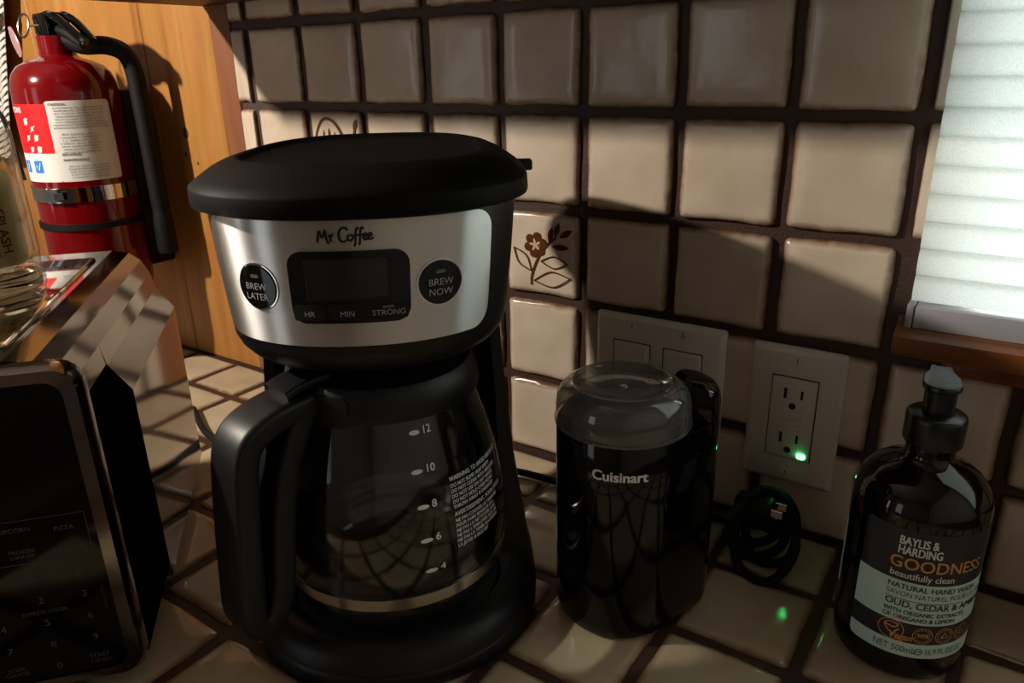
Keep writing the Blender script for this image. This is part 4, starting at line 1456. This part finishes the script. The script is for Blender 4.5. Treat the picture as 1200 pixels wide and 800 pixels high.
obj('label_lettering', bm, M['label_grey'], el)
bm = BM()
text_bm(bm, 'INSTRUCTIONS', 0.0085, ef, -59 * DE, 0.3320 - zo, 0.0007, 'RIGHT', sx=0.9, bold=0.0004)
for u, v, k in ((-55, 0.3200, 1.3), (-56, 0.3020, 1.0), (-44, 0.3020, 1.2), (-54, 0.2890, 1.0), (-43, 0.2890, 1.3), (-47, 0.312, 0.8)):
    patch(bm, cols_circle(u * DE, v - zo, 0.0022 * k, 10, 0.0030 * k), ef, 0.0002, 0.0004, 2)
    stroke(bm, [(u * DE - 0.003, v - 0.004 - zo), (u * DE, v - zo), (u * DE + 0.004, v + 0.003 - zo)], 0.0012, ef, 0.0007)
obj('instruction_figures', bm, M['label_white'], er_, label='white heading and pictograms')
bm = BM()
for u in (-72, -50.5):
    patch(bm, cols_rrect(u * DE - 0.0062, u * DE + 0.0062, 0.2625 - zo, 0.2765 - zo, 0.001, 6, 2), ef, 0.0002, 0.0004, 2)
eb = obj('class_symbol', bm, M['label_blue'], ew, label='blue square class symbols')
bm = BM()
for u in (-72, -50.5):
    stroke(bm, [(u * DE - 0.003, 0.271 - zo), (u * DE, 0.2655 - zo), (u * DE + 0.0035, 0.274 - zo)], 0.0016, ef, 0.0008, False)
for u, v in ((-62, 0.280), (-58, 0.2572)):
    text_bm(bm, 'ABC CLASS', 0.0034, ef, u * DE, v - zo, 0.0007)
obj('class_lettering', bm, M['label_white'], ew)
# chrome strap with clasp, rubber band
bm = BM()
fz = lambda zc, hw, t: rings(bm, [[((ER + o) * math.cos(2 * PI * i / 56), (ER + o) * math.sin(2 * PI * i / 56), z) for i in range(56)] for z, o in ((zc - hw, 0.0), (zc - hw, t), (zc + hw, t), (zc + hw, 0.0))], False, False)
fz(0.2365 - zo, 0.0085, 0.0018)
stp = obj('bracket_strap', bm, M['chrome'], ex, 40, 'shiny metal bracket strap')
bm = BM()
patch(bm, cols_rrect(-46 * DE, -30 * DE, 0.229 - zo, 0.244 - zo, 0.002, 8, 3), ef, 0.004, 0.0015, 3)
obj('strap_clasp', bm, M['dgrey'], stp)
bm = BM()
patch(bm, cols_rrect(-34 * DE, -24 * DE, 0.232 - zo, 0.2405 - zo, 0.001, 6, 3), ef, 0.002, 0.0055, 3)
obj('strap_slot', bm, M['slot'], stp)
bm = BM()
fz(0.1985 - zo, 0.0036, 0.0024)
obj('rubber_band', bm, M['rubber'], ex, 40, 'black rubber band round the tank')
obj('wall_bracket', box(BM(), -0.020, 0.020, ER - 0.002, 0.0885, 0.02, 0.24, 0.002, 1), M['black_matte'], ex)
# valve, levers, pin, gauge, hose
bm = BM()
box(bm, -0.0165, 0.0165, -0.014, 0.014, 0.300, 0.3255, 0.004, 2)
obj('valve_body', bm, M['black_gloss'], ex, 40)
bm = BM()
tube(bm, smooth_path([(-0.012, 0, 0.306), (0.014, 0, 0.3065), (0.034, 0.000, 0.302), (0.056, 0.000, 0.294), (0.066, 0.000, 0.2905)], 6), lambda t: 0.0062 + 0.002 * t, 10)
obj('carry_handle', bm, M['black_matte'], ex)
bm = BM()
for s in (-1, 1):
    tube(bm, smooth_path([(-0.010, s * 0.008, 0.320), (0.012, s * 0.008, 0.3225), (0.034, s * 0.008, 0.3165), (0.064, s * 0.0065, 0.2980), (0.074, s * 0.004, 0.2925)], 6), 0.0046, 8)
box(bm, -0.012, 0.018, -0.010, 0.010, 0.3165, 0.3260, 0.003, 2)
obj('squeeze_lever', bm, M['black_gloss'], ex)
bm = BM()
tube(bm, [(-0.024 + 0.0125 * math.cos(2 * PI * k / 24), -0.020 + 0.003 * math.sin(2 * PI * k / 24), 0.3125 + 0.0125 * math.sin(2 * PI * k / 24)) for k in range(24)], 0.0012, 6, True)
tube(bm, [(-0.014, -0.020, 0.312), (0.0, -0.012, 0.312)], 0.0014, 6)
obj('pull_pin', bm, M['dgrey'], ex, label='metal pull pin ring')
bm = BM()
tp = []
for z, k in ((0.279, 0.2), (0.284, 0.7), (0.294, 1.0), (0.304, 0.8), (0.312, 0.35)):
    tp.append([(-0.038 + 0.0085 * k * math.cos(2 * PI * i / 16) - (z - 0.294) * 0.35, -0.026 + 0.0016 * math.sin(2 * PI * i / 16), z) for i in range(16)])
rings(bm, tp)
obj('seal_tag', bm, M['tag'], ex, label='translucent pinkish seal tag')
bm = BM()
tube(bm, smooth_path([(0.010, 0.004, 0.300), (0.030, 0.014, 0.2905), (0.052, 0.030, 0.2895), (0.066, 0.042, 0.281), (0.0705, 0.047, 0.262), (0.0715, 0.048, 0.22), (0.072, 0.048, 0.16), (0.0725, 0.048, 0.10)], 8), 0.0102, 14)
hs = obj('hose', bm, M['rubber'], ex, 40, 'thick black hose')
obj('nozzle', lathe(BM(), [(0.0095, 0.10), (0.0115, 0.085), (0.0125, 0.05), (0.0115, 0.045)], 20, (0.0725, 0.048)), M['rubber'], ex)
